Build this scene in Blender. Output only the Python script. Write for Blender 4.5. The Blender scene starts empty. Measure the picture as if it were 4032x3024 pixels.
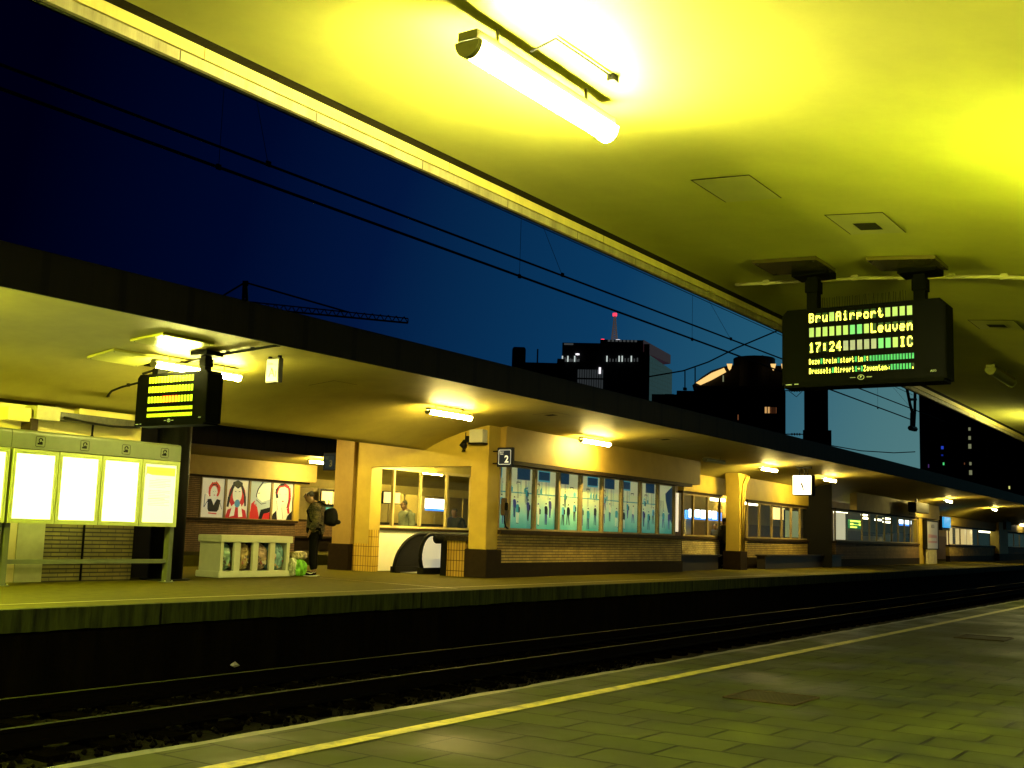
import bpy, bmesh, math, random
from mathutils import Vector, Matrix, noise as mnoise
random.seed(7)
SC = bpy.context.scene
COL = SC.collection
R = math.radians
# ------------------------------------------------------------------ camera
F_SRC = 4421.8; ROLL = R(1.8004); PITCH = R(7.4809); YAW = R(34.5886); KAP = 0.00046325
def _cam_axes():
    f0 = Vector((math.cos(YAW), math.sin(YAW), 0)); r0 = Vector((math.sin(YAW), -math.cos(YAW), 0)); u0 = Vector((0, 0, 1))
    F = f0*math.cos(PITCH) + u0*math.sin(PITCH); U = -f0*math.sin(PITCH) + u0*math.cos(PITCH)
    return r0*math.cos(ROLL) + U*math.sin(ROLL), U*math.cos(ROLL) - r0*math.sin(ROLL), F
CR, CU, CF = _cam_axes()
cam = bpy.data.cameras.new('camera'); camo = bpy.data.objects.new('camera', cam); COL.objects.link(camo)
camo.matrix_world = Matrix(((CR.x, CU.x, -CF.x, 0), (CR.y, CU.y, -CF.y, 0), (CR.z, CU.z, -CF.z, 0), (0, 0, 0, 1)))
cam.sensor_width = 36; cam.lens = F_SRC/4032*36; cam.clip_start = 0.05; cam.clip_end = 3000
SC.camera = camo
# the place: x runs along the tracks, y across them (the far platform is at +y), z = 0 is 1 m above the platform floors
PF = -1.0
def sight(u, v):
    return (CF + CR*((u-2016)/F_SRC) - CU*((v-1512)/F_SRC))
def far(u, v, dist):
    d = sight(u, v); return d*(dist/math.hypot(d.x, d.y))
def P(s, t, z): return Vector((s, t + KAP*s*s/2, z))
def head(s): return math.atan(KAP*s)
def at_t(u, v, t):
    d = sight(u, v); l = t/d.y
    for _ in range(12): l = (t + KAP/2*(d.x*l)**2)/d.y
    return d*l
def at_s(u, v, s):
    d = sight(u, v); return d*(s/d.x)
# local frame of the buildings on the far platform
BA = R(2.0); BO = Vector((19.25, 14.1, 0)); BAX = Vector((math.cos(BA), math.sin(BA), 0)); BBX = Vector((-math.sin(BA), math.cos(BA), 0))
def fr(u, b=0.0, v=2000):
    d = sight(u, v); X = d*((BO.dot(BBX)+b)/d.dot(BBX)); return (X-BO).dot(BAX)
def frz(u, v, b=0.0):
    d = sight(u, v); X = d*((BO.dot(BBX)+b)/d.dot(BBX)); return X.z
CE = [(0, 1.74), (.3, 1.88), (.6, 2.0), (1, 2.12), (1.5, 2.23), (2.2, 2.33), (3.2, 2.42), (4.4, 2.48), (4.9, 2.49)]
def ceil(u):
    u = abs(u)
    for (a, za), (b, zb) in zip(CE, CE[1:]):
        if u <= b: return za + (zb-za)*(u-a)/(b-a)
    return CE[-1][1]
TC0 = -0.17; TC1 = 15.75; TC2 = 32.1     # centre lines of the three platforms
# ------------------------------------------------------------------ materials
MATS = {}
def nodes_of(m):
    m.use_nodes = True; nt = m.node_tree; b = nt.nodes['Principled BSDF']; return nt, b
def mat(name, col, rough=.6, var=.25, scale=6., bump=0., bscale=40., metal=0., spec=.5, vertical=False, coat=0.):
    """noise-mottled paint, concrete, metal..."""
    if name in MATS: return MATS[name]
    m = bpy.data.materials.new(name); nt, b = nodes_of(m); N = nt.nodes; L = nt.links
    tc = N.new('ShaderNodeTexCoord'); mp = N.new('ShaderNodeMapping'); L.new(tc.outputs['Object'], mp.inputs[0])
    if vertical: mp.inputs['Scale'].default_value = (1, 1, .12)
    nz = N.new('ShaderNodeTexNoise'); nz.inputs['Scale'].default_value = scale; nz.inputs['Detail'].default_value = 6; nz.inputs['Roughness'].default_value = .65
    L.new(mp.outputs[0], nz.inputs[0])
    rp = N.new('ShaderNodeValToRGB'); L.new(nz.outputs[0], rp.inputs[0])
    rp.color_ramp.elements[0].position = .3; rp.color_ramp.elements[1].position = .72
    rp.color_ramp.elements[0].color = (*[c*(1-var) for c in col], 1); rp.color_ramp.elements[1].color = (*[min(1, c*(1+var*.6)) for c in col], 1)
    L.new(rp.outputs[0], b.inputs['Base Color'])
    b.inputs['Roughness'].default_value = rough; b.inputs['Metallic'].default_value = metal; b.inputs['Specular IOR Level'].default_value = spec
    b.inputs['Coat Weight'].default_value = coat
    if bump:
        n2 = N.new('ShaderNodeTexNoise'); n2.inputs['Scale'].default_value = bscale; n2.inputs['Detail'].default_value = 5
        bp = N.new('ShaderNodeBump'); bp.inputs['Strength'].default_value = bump; bp.inputs['Distance'].default_value = .02
        L.new(tc.outputs['Object'], n2.inputs[0]); L.new(n2.outputs[0], bp.inputs['Height']); L.new(bp.outputs[0], b.inputs['Normal'])
    MATS[name] = m; return m
def glow(name, col, s, base=None):
    if name in MATS: return MATS[name]
    m = bpy.data.materials.new(name); nt, b = nodes_of(m)
    b.inputs['Base Color'].default_value = (*(base or col), 1); b.inputs['Emission Color'].default_value = (*col, 1); b.inputs['Emission Strength'].default_value = s
    b.inputs['Roughness'].default_value = .4
    MATS[name] = m; return m
def brick(name, c1, c2, mortar, w=.22, h=.06, ms=.012, rough=.7, plane='wall', bump=.6, off=.5, var=.35, nscale=3.):
    if name in MATS: return MATS[name]
    m = bpy.data.materials.new(name); nt, b = nodes_of(m); N = nt.nodes; L = nt.links
    tc = N.new('ShaderNodeTexCoord'); sp = N.new('ShaderNodeSeparateXYZ'); L.new(tc.outputs['Object'], sp.inputs[0])
    cb = N.new('ShaderNodeCombineXYZ')
    if plane == 'wall':
        ad = N.new('ShaderNodeMath'); ad.operation = 'ADD'; L.new(sp.outputs[0], ad.inputs[0]); L.new(sp.outputs[1], ad.inputs[1])
        L.new(ad.outputs[0], cb.inputs[0]); L.new(sp.outputs[2], cb.inputs[1])
    else:
        L.new(sp.outputs[1], cb.inputs[0]); L.new(sp.outputs[0], cb.inputs[1])
    br = N.new('ShaderNodeTexBrick'); L.new(cb.outputs[0], br.inputs[0]); br.offset = off
    for k, v in (('Scale', 1.), ('Mortar Size', ms), ('Brick Width', w), ('Row Height', h), ('Bias', 0.), ('Mortar Smooth', .2)): br.inputs[k].default_value = v
    br.inputs['Color1'].default_value = (*c1, 1); br.inputs['Color2'].default_value = (*c2, 1); br.inputs['Mortar'].default_value = (*((c2[0]*.55, c2[1]*.52, c2[2]*.5) if plane == 'wall' and w > .2 else mortar), 1)
    nz = N.new('ShaderNodeTexNoise'); nz.inputs['Scale'].default_value = nscale; nz.inputs['Detail'].default_value = 7; L.new(tc.outputs['Object'], nz.inputs[0])
    mr = N.new('ShaderNodeMapRange'); L.new(nz.outputs[0], mr.inputs[0]); mr.inputs['From Min'].default_value = .25; mr.inputs['From Max'].default_value = .75
    mr.inputs['To Min'].default_value = 1-var; mr.inputs['To Max'].default_value = 1+var
    mx = N.new('ShaderNodeMix'); mx.data_type = 'RGBA'; mx.blend_type = 'MULTIPLY'; mx.inputs[0].default_value = 1.
    src_ = br.outputs[0]
    if plane == 'wall' and w > .2:
        dv = N.new('ShaderNodeMath'); dv.operation = 'DIVIDE'; dv.inputs[1].default_value = h; L.new(sp.outputs[2], dv.inputs[0]); fc = N.new('ShaderNodeMath'); fc.operation = 'FRACT'; L.new(dv.outputs[0], fc.inputs[0])
        lt = N.new('ShaderNodeMath'); lt.operation = 'LESS_THAN'; lt.inputs[1].default_value = .24; L.new(fc.outputs[0], lt.inputs[0]); m2 = N.new('ShaderNodeMix'); m2.data_type = 'RGBA'; L.new(lt.outputs[0], m2.inputs[0]); L.new(src_, m2.inputs[6]); m2.inputs[7].default_value = (*mortar, 1); src_ = m2.outputs[2]
    L.new(src_, mx.inputs[6]); L.new(mr.outputs[0], mx.inputs[7]); L.new(mx.outputs[2], b.inputs['Base Color'])
    iv = N.new('ShaderNodeMath'); iv.operation = 'SUBTRACT'; iv.inputs[0].default_value = 1.; L.new(br.outputs['Fac'], iv.inputs[1])
    bp = N.new('ShaderNodeBump'); bp.inputs['Strength'].default_value = bump; bp.inputs['Distance'].default_value = .01
    L.new(iv.outputs[0], bp.inputs['Height']); L.new(bp.outputs[0], b.inputs['Normal'])
    if plane != 'wall':
        r2 = N.new('ShaderNodeMapRange'); n3 = N.new('ShaderNodeTexNoise'); n3.inputs['Scale'].default_value = 1.1; n3.inputs['Detail'].default_value = 5
        L.new(tc.outputs['Object'], n3.inputs[0]); L.new(n3.outputs[0], r2.inputs[0]); r2.inputs['From Min'].default_value = .35; r2.inputs['From Max'].default_value = .65
        r2.inputs['To Min'].default_value = rough-.07; r2.inputs['To Max'].default_value = rough+.3; L.new(r2.outputs[0], b.inputs['Roughness'])
    else: b.inputs['Roughness'].default_value = rough
    if plane != 'wall': b.inputs['Specular IOR Level'].default_value = .05
    MATS[name] = m; return m
def banded(name, col, dark, period, width, rough=.6, var=.3, phase=0., streak=True):
    """concrete edge with joints every `period` metres along x and rain streaks"""
    m = bpy.data.materials.new(name); nt, b = nodes_of(m); N = nt.nodes; L = nt.links
    tc = N.new('ShaderNodeTexCoord'); sp = N.new('ShaderNodeSeparateXYZ'); L.new(tc.outputs['Object'], sp.inputs[0])
    a = N.new('ShaderNodeMath'); a.operation = 'ADD'; a.inputs[1].default_value = phase; L.new(sp.outputs[0], a.inputs[0])
    d = N.new('ShaderNodeMath'); d.operation = 'DIVIDE'; d.inputs[1].default_value = period; L.new(a.outputs[0], d.inputs[0])
    f = N.new('ShaderNodeMath'); f.operation = 'FRACT'; L.new(d.outputs[0], f.inputs[0])
    g = N.new('ShaderNodeMath'); g.operation = 'LESS_THAN'; g.inputs[1].default_value = width/period; L.new(f.outputs[0], g.inputs[0])
    mp = N.new('ShaderNodeMapping'); mp.inputs['Scale'].default_value = (1, 1, .1 if streak else 1); L.new(tc.outputs['Object'], mp.inputs[0])
    nz = N.new('ShaderNodeTexNoise'); nz.inputs['Scale'].default_value = 9; nz.inputs['Detail'].default_value = 8; nz.inputs['Roughness'].default_value = .7; L.new(mp.outputs[0], nz.inputs[0])
    rp = N.new('ShaderNodeValToRGB'); L.new(nz.outputs[0], rp.inputs[0]); rp.color_ramp.elements[0].position = .33; rp.color_ramp.elements[1].position = .7
    rp.color_ramp.elements[0].color = (*[c*(1-var) for c in col], 1); rp.color_ramp.elements[1].color = (*[c*(1+var) for c in col], 1)
    mx = N.new('ShaderNodeMix'); mx.data_type = 'RGBA'; L.new(g.outputs[0], mx.inputs[0]); L.new(rp.outputs[0], mx.inputs[6]); mx.inputs[7].default_value = (*dark, 1)
    L.new(mx.outputs[2], b.inputs['Base Color']); b.inputs['Roughness'].default_value = rough
    b.inputs['Specular IOR Level'].default_value = .1
    bp = N.new('ShaderNodeBump'); bp.inputs['Strength'].default_value = .35; bp.inputs['Distance'].default_value = .02; L.new(nz.outputs[0], bp.inputs['Height']); L.new(bp.outputs[0], b.inputs['Normal'])
    return m
def worn_paint(name, col, under, lo, hi, scale=14.):
    m = bpy.data.materials.new(name); nt, b = nodes_of(m); N = nt.nodes; L = nt.links
    tc = N.new('ShaderNodeTexCoord'); nz = N.new('ShaderNodeTexNoise'); nz.inputs['Scale'].default_value = scale; nz.inputs['Detail'].default_value = 8; nz.inputs['Roughness'].default_value = .75
    L.new(tc.outputs['Object'], nz.inputs[0]); rp = N.new('ShaderNodeValToRGB'); L.new(nz.outputs[0], rp.inputs[0])
    rp.color_ramp.elements[0].position = lo; rp.color_ramp.elements[1].position = hi
    rp.color_ramp.elements[0].color = (*under, 1); rp.color_ramp.elements[1].color = (*col, 1); L.new(rp.outputs[0], b.inputs['Base Color']); b.inputs['Roughness'].default_value = .55
    return m
def glass(name='window_glass', tint=(.95, .97, .93)):
    if name in MATS: return MATS[name]
    m = bpy.data.materials.new(name); m.use_nodes = True; nt = m.node_tree; N = nt.nodes; L = nt.links
    for n in list(N): N.remove(n)
    o = N.new('ShaderNodeOutputMaterial'); t = N.new('ShaderNodeBsdfTransparent'); t.inputs[0].default_value = (*tint, 1)
    g = N.new('ShaderNodeBsdfGlossy'); g.inputs['Roughness'].default_value = .03; g.inputs[0].default_value = (1, 1, 1, 1)
    lw = N.new('ShaderNodeLayerWeight'); lw.inputs[0].default_value = .5; pw = N.new('ShaderNodeMath'); pw.operation = 'POWER'; pw.inputs[1].default_value = 4.; L.new(lw.outputs['Facing'], pw.inputs[0]); fz = N.new('ShaderNodeMath'); fz.operation = 'MULTIPLY_ADD'; fz.inputs[1].default_value = .10; fz.inputs[2].default_value = .012; L.new(pw.outputs[0], fz.inputs[0]); mx = N.new('ShaderNodeMixShader')
    L.new(fz.outputs[0], mx.inputs[0]); L.new(t.outputs[0], mx.inputs[1]); L.new(g.outputs[0], mx.inputs[2]); L.new(mx.outputs[0], o.inputs[0])
    MATS[name] = m; return m
# ------------------------------------------------------------------ mesh helpers
class MB:
    def __init__(s): s.v = []; s.f = []; s.m = []
    def add(s, vs, fs, mi=0):
        o = len(s.v); s.v += [tuple(v) for v in vs]; s.f += [[o+i for i in f] for f in fs]; s.m += [mi]*len(fs); return s
    def box(s, x0, x1, y0, y1, z0, z1, mi=0):
        x0, x1 = min(x0, x1), max(x0, x1); y0, y1 = min(y0, y1), max(y0, y1); z0, z1 = min(z0, z1), max(z0, z1)
        return s.add([(x0, y0, z0), (x1, y0, z0), (x1, y1, z0), (x0, y1, z0), (x0, y0, z1), (x1, y0, z1), (x1, y1, z1), (x0, y1, z1)],
                     [(0, 3, 2, 1), (4, 5, 6, 7), (0, 1, 5, 4), (1, 2, 6, 5), (2, 3, 7, 6), (3, 0, 4, 7)], mi)
    def prism(s, poly, d0, d1, ax='x', mi=0):
        n = len(poly)
        mk = {'x': lambda d, p: (d, p[0], p[1]), 'y': lambda d, p: (p[0], d, p[1]), 'z': lambda d, p: (p[0], p[1], d)}[ax]
        vs = [mk(d0, p) for p in poly] + [mk(d1, p) for p in poly]
        return s.add(vs, [list(range(n))[::-1], list(range(n, 2*n))] + [(i, (i+1) % n, n+(i+1) % n, n+i) for i in range(n)], mi)
    def flat(s, poly, y, mi=0):      # thin sheet in the xz plane
        return s.add([(p[0], y, p[1]) for p in poly], [list(range(len(poly)))], mi)
    def tube(s, pts, r, n=8, mi=0, cap=True):
        pts = [Vector(p) for p in pts]; rs = r if isinstance(r, (list, tuple)) else [r]*len(pts)
        rings = []
        for i, p in enumerate(pts):
            d = (pts[min(i+1, len(pts)-1)] - pts[max(i-1, 0)]).normalized()
            a = d.cross(Vector((0, 0, 1)));
            if a.length < 1e-3: a = d.cross(Vector((0, 1, 0)))
            a.normalize(); b = d.cross(a)
            rings.append([p + (a*math.cos(2*math.pi*k/n) + b*math.sin(2*math.pi*k/n))*rs[i] for k in range(n)])
        vs = [v for q in rings for v in q]
        fs = [(i*n+k, i*n+(k+1) % n, (i+1)*n+(k+1) % n, (i+1)*n+k) for i in range(len(pts)-1) for k in range(n)]
        if cap: fs += [list(range(n))[::-1], [(len(pts)-1)*n+k for k in range(n)]]
        return s.add(vs, fs, mi)
    def sweep(s, prof, ss, closed=True, mi=0, jit=None):
        n = len(prof); vs = []
        for x in ss:
            for j, (t, z) in enumerate(prof):
                dt, dz = jit(x, j) if jit else (0, 0)
                vs.append(P(x, t+dt, z+dz))
        m = n if closed else n-1
        fs = [(i*n+j, (i+1)*n+j, (i+1)*n+(j+1) % n, i*n+(j+1) % n) for i in range(len(ss)-1) for j in range(m)]
        if closed: fs += [list(range(n)), [(len(ss)-1)*n+j for j in range(n)][::-1]]
        return s.add(vs, fs, mi)
    def build(s, name, mats, parent=None, loc=None, rz=0., smooth=False, bevel=0.):
        me = bpy.data.meshes.new(name); me.from_pydata(s.v, [], s.f)
        for m in (mats if isinstance(mats, (list, tuple)) else [mats]): me.materials.append(m)
        me.polygons.foreach_set('material_index', s.m)
        bm = bmesh.new(); bm.from_mesh(me); bmesh.ops.recalc_face_normals(bm, faces=bm.faces)
        if bevel: bmesh.ops.bevel(bm, geom=list(bm.edges), offset=bevel, segments=2, affect='EDGES', clamp_overlap=True)
        bm.to_mesh(me); bm.free()
        if smooth: me.polygons.foreach_set('use_smooth', [True]*len(me.polygons))
        o = bpy.data.objects.new(name, me); COL.objects.link(o)
        if parent: o.parent = parent
        if loc is not None: o.location = loc
        if rz: o.rotation_euler = (0, 0, rz)
        return o
def tag(o, label, cat, group=None):
    o['label'] = label; o['category'] = cat
    if group: o['group'] = group
    return o
def thing(name, label, cat, loc=(0, 0, 0), rz=0., group=None):
    o = bpy.data.objects.new(name, None); COL.objects.link(o); o.location = loc; o.rotation_euler = (0, 0, rz); o.empty_display_size = .2
    return tag(o, label, cat, group)
def struct(o): o['kind'] = 'structure'; return o
def dup(root, loc, rz, label, group=None):
    r = root.copy(); COL.objects.link(r); r.location = loc; r.rotation_euler = (0, 0, rz); r['label'] = label
    if group: r['group'] = group
    for ch in list(root.children):
        c = ch.copy(); COL.objects.link(c); c.parent = r
        for g in ch.children:
            d = g.copy(); COL.objects.link(d); d.parent = c
    return r
def text(body, size, m, name, parent, x, y, z, align='CENTER', bold=0.0, rz=0.):
    """flat lettering in the xz plane of its parent, readable from -y"""
    c = bpy.data.curves.new('lettering', 'FONT'); c.body = body; c.size = size; c.align_x = align; c.align_y = 'CENTER'; c.extrude = .001; c.offset = bold
    o = bpy.data.objects.new('lettering', c); COL.objects.link(o)
    dg = bpy.context.evaluated_depsgraph_get(); me = bpy.data.meshes.new_from_object(o.evaluated_get(dg)); bpy.data.objects.remove(o)
    me.materials.clear(); me.materials.append(m)
    q = bpy.data.objects.new(name, me); COL.objects.link(q); q.parent = parent; q.location = (x, y, z); q.rotation_euler = (R(90), 0, rz)
    return q
def skinned(name, verts, edges, radii, mats, parent=None, loc=None, rz=0., sub=2, color=None):
    me = bpy.data.meshes.new(name); me.from_pydata(verts, edges, []); o = bpy.data.objects.new(name, me); COL.objects.link(o)
    md = o.modifiers.new('skin', 'SKIN'); md.use_smooth_shade = True
    for i, r in enumerate(radii):
        sv = me.skin_vertices[0].data[i]; sv.radius = r if isinstance(r, tuple) else (r, r); sv.use_root = (i == 0)
    ss = o.modifiers.new('smooth', 'SUBSURF'); ss.levels = sub; ss.render_levels = sub
    dg = bpy.context.evaluated_depsgraph_get(); m2 = bpy.data.meshes.new_from_object(o.evaluated_get(dg)); bpy.data.objects.remove(o)
    m2.name = name; m2.materials.clear()
    for m in (mats if isinstance(mats, (list, tuple)) else [mats]): m2.materials.append(m)
    m2.polygons.foreach_set('use_smooth', [True]*len(m2.polygons))
    if color:
        for p in m2.polygons: p.material_index = color(p.center)
    o = bpy.data.objects.new(name, m2); COL.objects.link(o)
    if parent: o.parent = parent
    if loc is not None: o.location = loc
    o.rotation_euler = (0, 0, rz); return o
def srange(a, b, n): return [a+(b-a)*i/n for i in range(n+1)]
# ------------------------------------------------------------------ shared materials
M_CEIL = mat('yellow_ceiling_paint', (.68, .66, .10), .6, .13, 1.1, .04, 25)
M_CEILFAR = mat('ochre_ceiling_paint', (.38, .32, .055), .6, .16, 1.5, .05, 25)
M_WALL = mat('ochre_wall_paint', (.47, .34, .045), .6, .14, 2.2, .06, 30)
M_CREAM = mat('cream_wall_paint', (.60, .49, .14), .6, .12, 3., .05, 30)
M_BRICK = brick('yellow_brick', (.36, .26, .06), (.27, .19, .045), (.045, .028, .008), .29, .064, .008)
M_BRICKD = brick('brown_brick', (.20, .12, .05), (.15, .09, .035), (.03, .018, .01), .29, .064, .008)
M_TILE = brick('yellow_wall_tile', (.62, .42, .06), (.56, .37, .05), (.12, .07, .02), .075, .22, .007, .25, off=0., bump=.3, var=.1)
M_PLINTH = mat('dark_stone_plinth', (.016, .010, .005), .7, .3, 8, spec=.08)
M_DARK = mat('dark_painted_metal', (.006, .0055, .004), .55, .3, 10, spec=.12)
M_BLACK = mat('black_rubber', (.0025, .0025, .002), .6, .2, 10, spec=.08)
M_FRAME = mat('bronze_window_frame', (.30, .22, .08), .45, .2, 8)
M_SILL = mat('dark_sill', (.030, .018, .007), .6, .3, 8, spec=.12)
M_STEEL = mat('grey_green_steel', (.085, .095, .05), .4, .2, 6, metal=.2)
M_WHITE = mat('white_plastic', (.72, .72, .56), .4, .1, 5)
M_WPANEL = mat('white_hall_panel', (.80, .76, .62), .45, .08, 2)
M_GREYBOX = mat('grey_cabinet_paint', (.50, .49, .40), .5, .12, 4)
M_BRASS = mat('copper_wire', (.004, .0035, .003), .8, .2, 10, spec=.03)
# ------------------------------------------------------------------ world: dusk sky, brightest low over the end of the tracks
W = bpy.data.worlds.new('World'); SC.world = W; W.use_nodes = True
nt = W.node_tree; N = nt.nodes; L = nt.links; bg = N['Background']
tc = N.new('ShaderNodeTexCoord'); dp = N.new('ShaderNodeVectorMath'); dp.operation = 'DOT_PRODUCT'
az = R(-8); dp.inputs[1].default_value = (math.cos(az), math.sin(az), -.06); L.new(tc.outputs['Generated'], dp.inputs[0])
rp = N.new('ShaderNodeValToRGB'); L.new(dp.outputs['Value'], rp.inputs[0]); cr = rp.color_ramp
def srgb(r, g, b): return tuple(((c/255+.055)/1.055)**2.4 if c > 10 else c/255/12.92 for c in (r, g, b)) + (1,)
stops = [(0., (0, 0, 8)), (.355, (0, 0, 17)), (.515, (0, 8, 41)), (.614, (2, 22, 61)), (.765, (10, 57, 95)), (.85, (34, 88, 114)), (.90, (72, 116, 122)), (.96, (92, 132, 130))]
cr.elements[0].position = stops[0][0]; cr.elements[0].color = srgb(*stops[0][1]); cr.elements[1].position = stops[-1][0]; cr.elements[1].color = srgb(*stops[-1][1])
for p_, c_ in stops[1:-1]:
    e = cr.elements.new(p_); e.color = srgb(*c_)
L.new(rp.outputs[0], bg.inputs[0]); bg.inputs[1].default_value = 1.0
SC.view_settings.view_transform = 'Standard'; SC.view_settings.look = 'None'; SC.view_settings.gamma = 1; SC.view_settings.exposure = 0
SC.cycles.max_bounces = 6; SC.cycles.diffuse_bounces = 4; SC.cycles.glossy_bounces = 3; SC.cycles.transparent_max_bounces = 12
SC.cycles.use_denoising = True; SC.cycles.sample_clamp_indirect = 4; SC.cycles.caustics_reflective = False; SC.cycles.caustics_refractive = False
# ------------------------------------------------------------------ ground, platforms
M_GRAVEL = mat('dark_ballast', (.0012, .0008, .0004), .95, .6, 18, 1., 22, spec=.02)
g = MB(); g.add([(-60, -60, -1.97), (900, -300, -1.97), (900, 900, -1.97), (-60, 900, -1.97)], [(0, 1, 2, 3)])
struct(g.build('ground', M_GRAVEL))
M_SLAB = brick('platform_slabs', (.0165, .0195, .0034), (.0115, .0142, .0024), (.0012, .0014, .0004), .45, .3, .009, .5, plane='floor', bump=.8, var=.55, nscale=2.2)
M_ASPH = mat('far_platform_asphalt', (.060, .053, .0045), .8, .3, 5, .15, 60, spec=.03)
M_LIP = banded('edge_concrete', (.019, .024, .003), (.002, .002, .001), 5.05, .035, .9, .85, phase=-9.05+5.05)
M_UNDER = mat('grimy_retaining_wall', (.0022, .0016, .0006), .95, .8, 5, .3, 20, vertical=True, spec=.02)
def nz(x, sc, seed): return mnoise.noise(Vector((x*sc, seed, seed*1.7)))
ss = srange(-10, 30, 500) + srange(30.2, 110, 120)
def chip(x, j):
    if j not in (1, 2): return (0, 0)
    c = nz(x, 2.3, 3.)*.03 + nz(x, 9., 5.)*.014
    return (c, 0 if j == 1 else -abs(nz(x, 4., 8.))*.05)
o = MB().sweep([(-4.6, PF), (4.10, PF), (4.10, -1.25), (3.98, -1.26), (3.98, -1.96), (-4.6, -1.96)], ss).build('near_platform', M_SLAB); struct(o)
o = MB().sweep([(4.105, PF-.004), (4.215, PF-.012), (4.215, -1.22), (4.105, -1.22)], ss, jit=chip).build('near_platform_edge', worn_paint('crumbling_edge_mortar', (.075, .068, .018), (.010, .010, .003), .47, .66, 3.5)); struct(o)
M_YEL = worn_paint('yellow_line_paint', (.24, .20, .008), (.03, .03, .006), .36, .58, 9.)
o = MB().sweep([(3.615, PF+.004), (3.712, PF+.004)], srange(-6, 100, 220), closed=False).build('yellow_line', M_YEL); struct(o)
def crumble(x, j):
    if j not in (2, 3): return (0, 0)
    return (0, nz(x, 1.7, 2.)*.012 + nz(x, 7., 4.)*.012)
ssf = srange(-8, 45, 420) + srange(45.4, 130, 110)
o = MB().sweep([(20.2, PF), (11.42, PF), (11.42, -1.96), (20.2, -1.96)], ssf).build('far_platform', [M_ASPH]); struct(o)
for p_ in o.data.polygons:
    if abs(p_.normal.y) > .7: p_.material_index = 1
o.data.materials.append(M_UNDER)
o = MB().sweep([(11.42, PF+.004), (11.30, PF+.002), (11.30, -1.245), (11.42, -1.25)], ssf, jit=crumble).build('far_platform_edge', M_LIP); struct(o)
M_LINE2 = worn_paint('faded_line_paint', (.16, .14, .02), (.07, .06, .015), .35, .6, 6.)
o = MB().sweep([(11.96, PF+.004), (12.02, PF+.004)], srange(-6, 60, 120), closed=False).build('far_platform_line', M_LINE2); struct(o)
d0 = sight(1260, 2276); d1 = sight(1800, 2319); d0 = d0*(PF/d0.z); d1 = d1*(PF/d1.z); q = (d1-d0).normalized(); q = Vector((-q.y, q.x, 0))*.03
o = MB().add([d0+q+Vector((0, 0, .005)), d0-q+Vector((0, 0, .005)), d1-q+Vector((0, 0, .005)), d1+q+Vector((0, 0, .005))], [(0, 1, 2, 3)]).build('pale_floor_strip', M_LINE2); struct(o)  # thin pale strip running diagonally over the far platform floor
o = MB().sweep([(36.6, PF), (27.0, PF), (27.0, -1.96), (36.6, -1.96)], srange(-10, 110, 60)).build('third_platform', M_ASPH); struct(o)
# rails of the far track
tr = thing('railway_track', 'dark track with thin shining rails beside the far platform', 'track', (0, 0, 0))
M_RAIL = mat('rusty_rail_steel', (.0012, .0008, .0004), .9, .3, 10, spec=.02); M_RTOP = mat('polished_rail_head', (.009, .010, .004), .7, .7, 1.2, spec=.03)
for tt in (8.88, 10.32):
    b = MB(); b.sweep([(tt-.07, -1.93), (tt-.07, -1.915), (tt-.012, -1.89), (tt-.012, -1.80), (tt-.035, -1.79), (tt-.035, -1.762), (tt+.035, -1.762), (tt+.035, -1.79), (tt+.012, -1.80), (tt+.012, -1.89), (tt+.07, -1.915), (tt+.07, -1.93)], srange(-8, 120, 90))
    b.sweep([(tt-.033, -1.7600), (tt+.033, -1.7600)], srange(-8, 120, 90), closed=False, mi=1); b.build('rail', [M_RAIL, M_RTOP], tr)
b = MB()
for i in range(130):
    s = -6+i*.62; c = P(s, 9.6, 0); b.box(s-.12, s+.12, c.y-1.25, c.y+1.25, -1.969, -1.925)
o = b.build('sleepers', mat('old_timber', (.0008, .0006, .0003), .95, .4, 8, spec=.0), tr); o['kind'] = 'stuff'
# loose ballast stones by the near platform wall
b = MB()
for i in range(2600):
    s = random.uniform(1.5, 16); t = random.uniform(7.3, 11.2); r = random.uniform(.02, .055); c = P(s, t, -1.965+r*.4)
    vs = [c + Vector((random.uniform(.6, 1)*r*x, random.uniform(.6, 1)*r*y, random.uniform(.6, 1)*r*z)) for x, y, z in ((1, 0, 0), (-1, 0, 0), (0, 1, 0), (0, -1, 0), (0, 0, 1), (0, 0, -1))]
    b.add(vs, [(0, 2, 4), (2, 1, 4), (1, 3, 4), (3, 0, 4), (2, 0, 5), (1, 2, 5), (3, 1, 5), (0, 3, 5)])
o = b.build('ballast', M_GRAVEL); o['kind'] = 'stuff'
# floor grates
M_GRATE = brick('iron_grate', (.03, .026, .012), (.024, .02, .01), (.008, .007, .004), .03, .03, .01, .6, plane='floor', bump=.8)
def grate(poly, label):
    t = thing('floor_grate', label, 'grate', (0, 0, 0), 0, 'grates in the near platform'); b = MB(); b.add([Vector((x, y, PF+.005)) for x, y in poly], [(0, 1, 2, 3)]); b.build('grid', M_GRATE, t)
    cx = sum(p[0] for p in poly)/4; cy = sum(p[1] for p in poly)/4; f = MB()
    for i in range(4):
        a = poly[i]; c = poly[(i+1) % 4]; f.tube([(a[0], a[1], PF+.004), (c[0], c[1], PF+.004)], .008, 6)
    f.build('rim', M_PLINTH, t)
grate([(6.80, 2.99), (7.25, 2.99), (7.25, 2.53), (6.80, 2.53)], 'dark square grate in the slabs between yellow line and lower right corner')
grate([(13.07, 3.05), (13.6, 3.05), (13.6, 2.55), (13.07, 2.55)], 'faint dark grate further off on the near platform, near the right frame edge')
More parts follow.
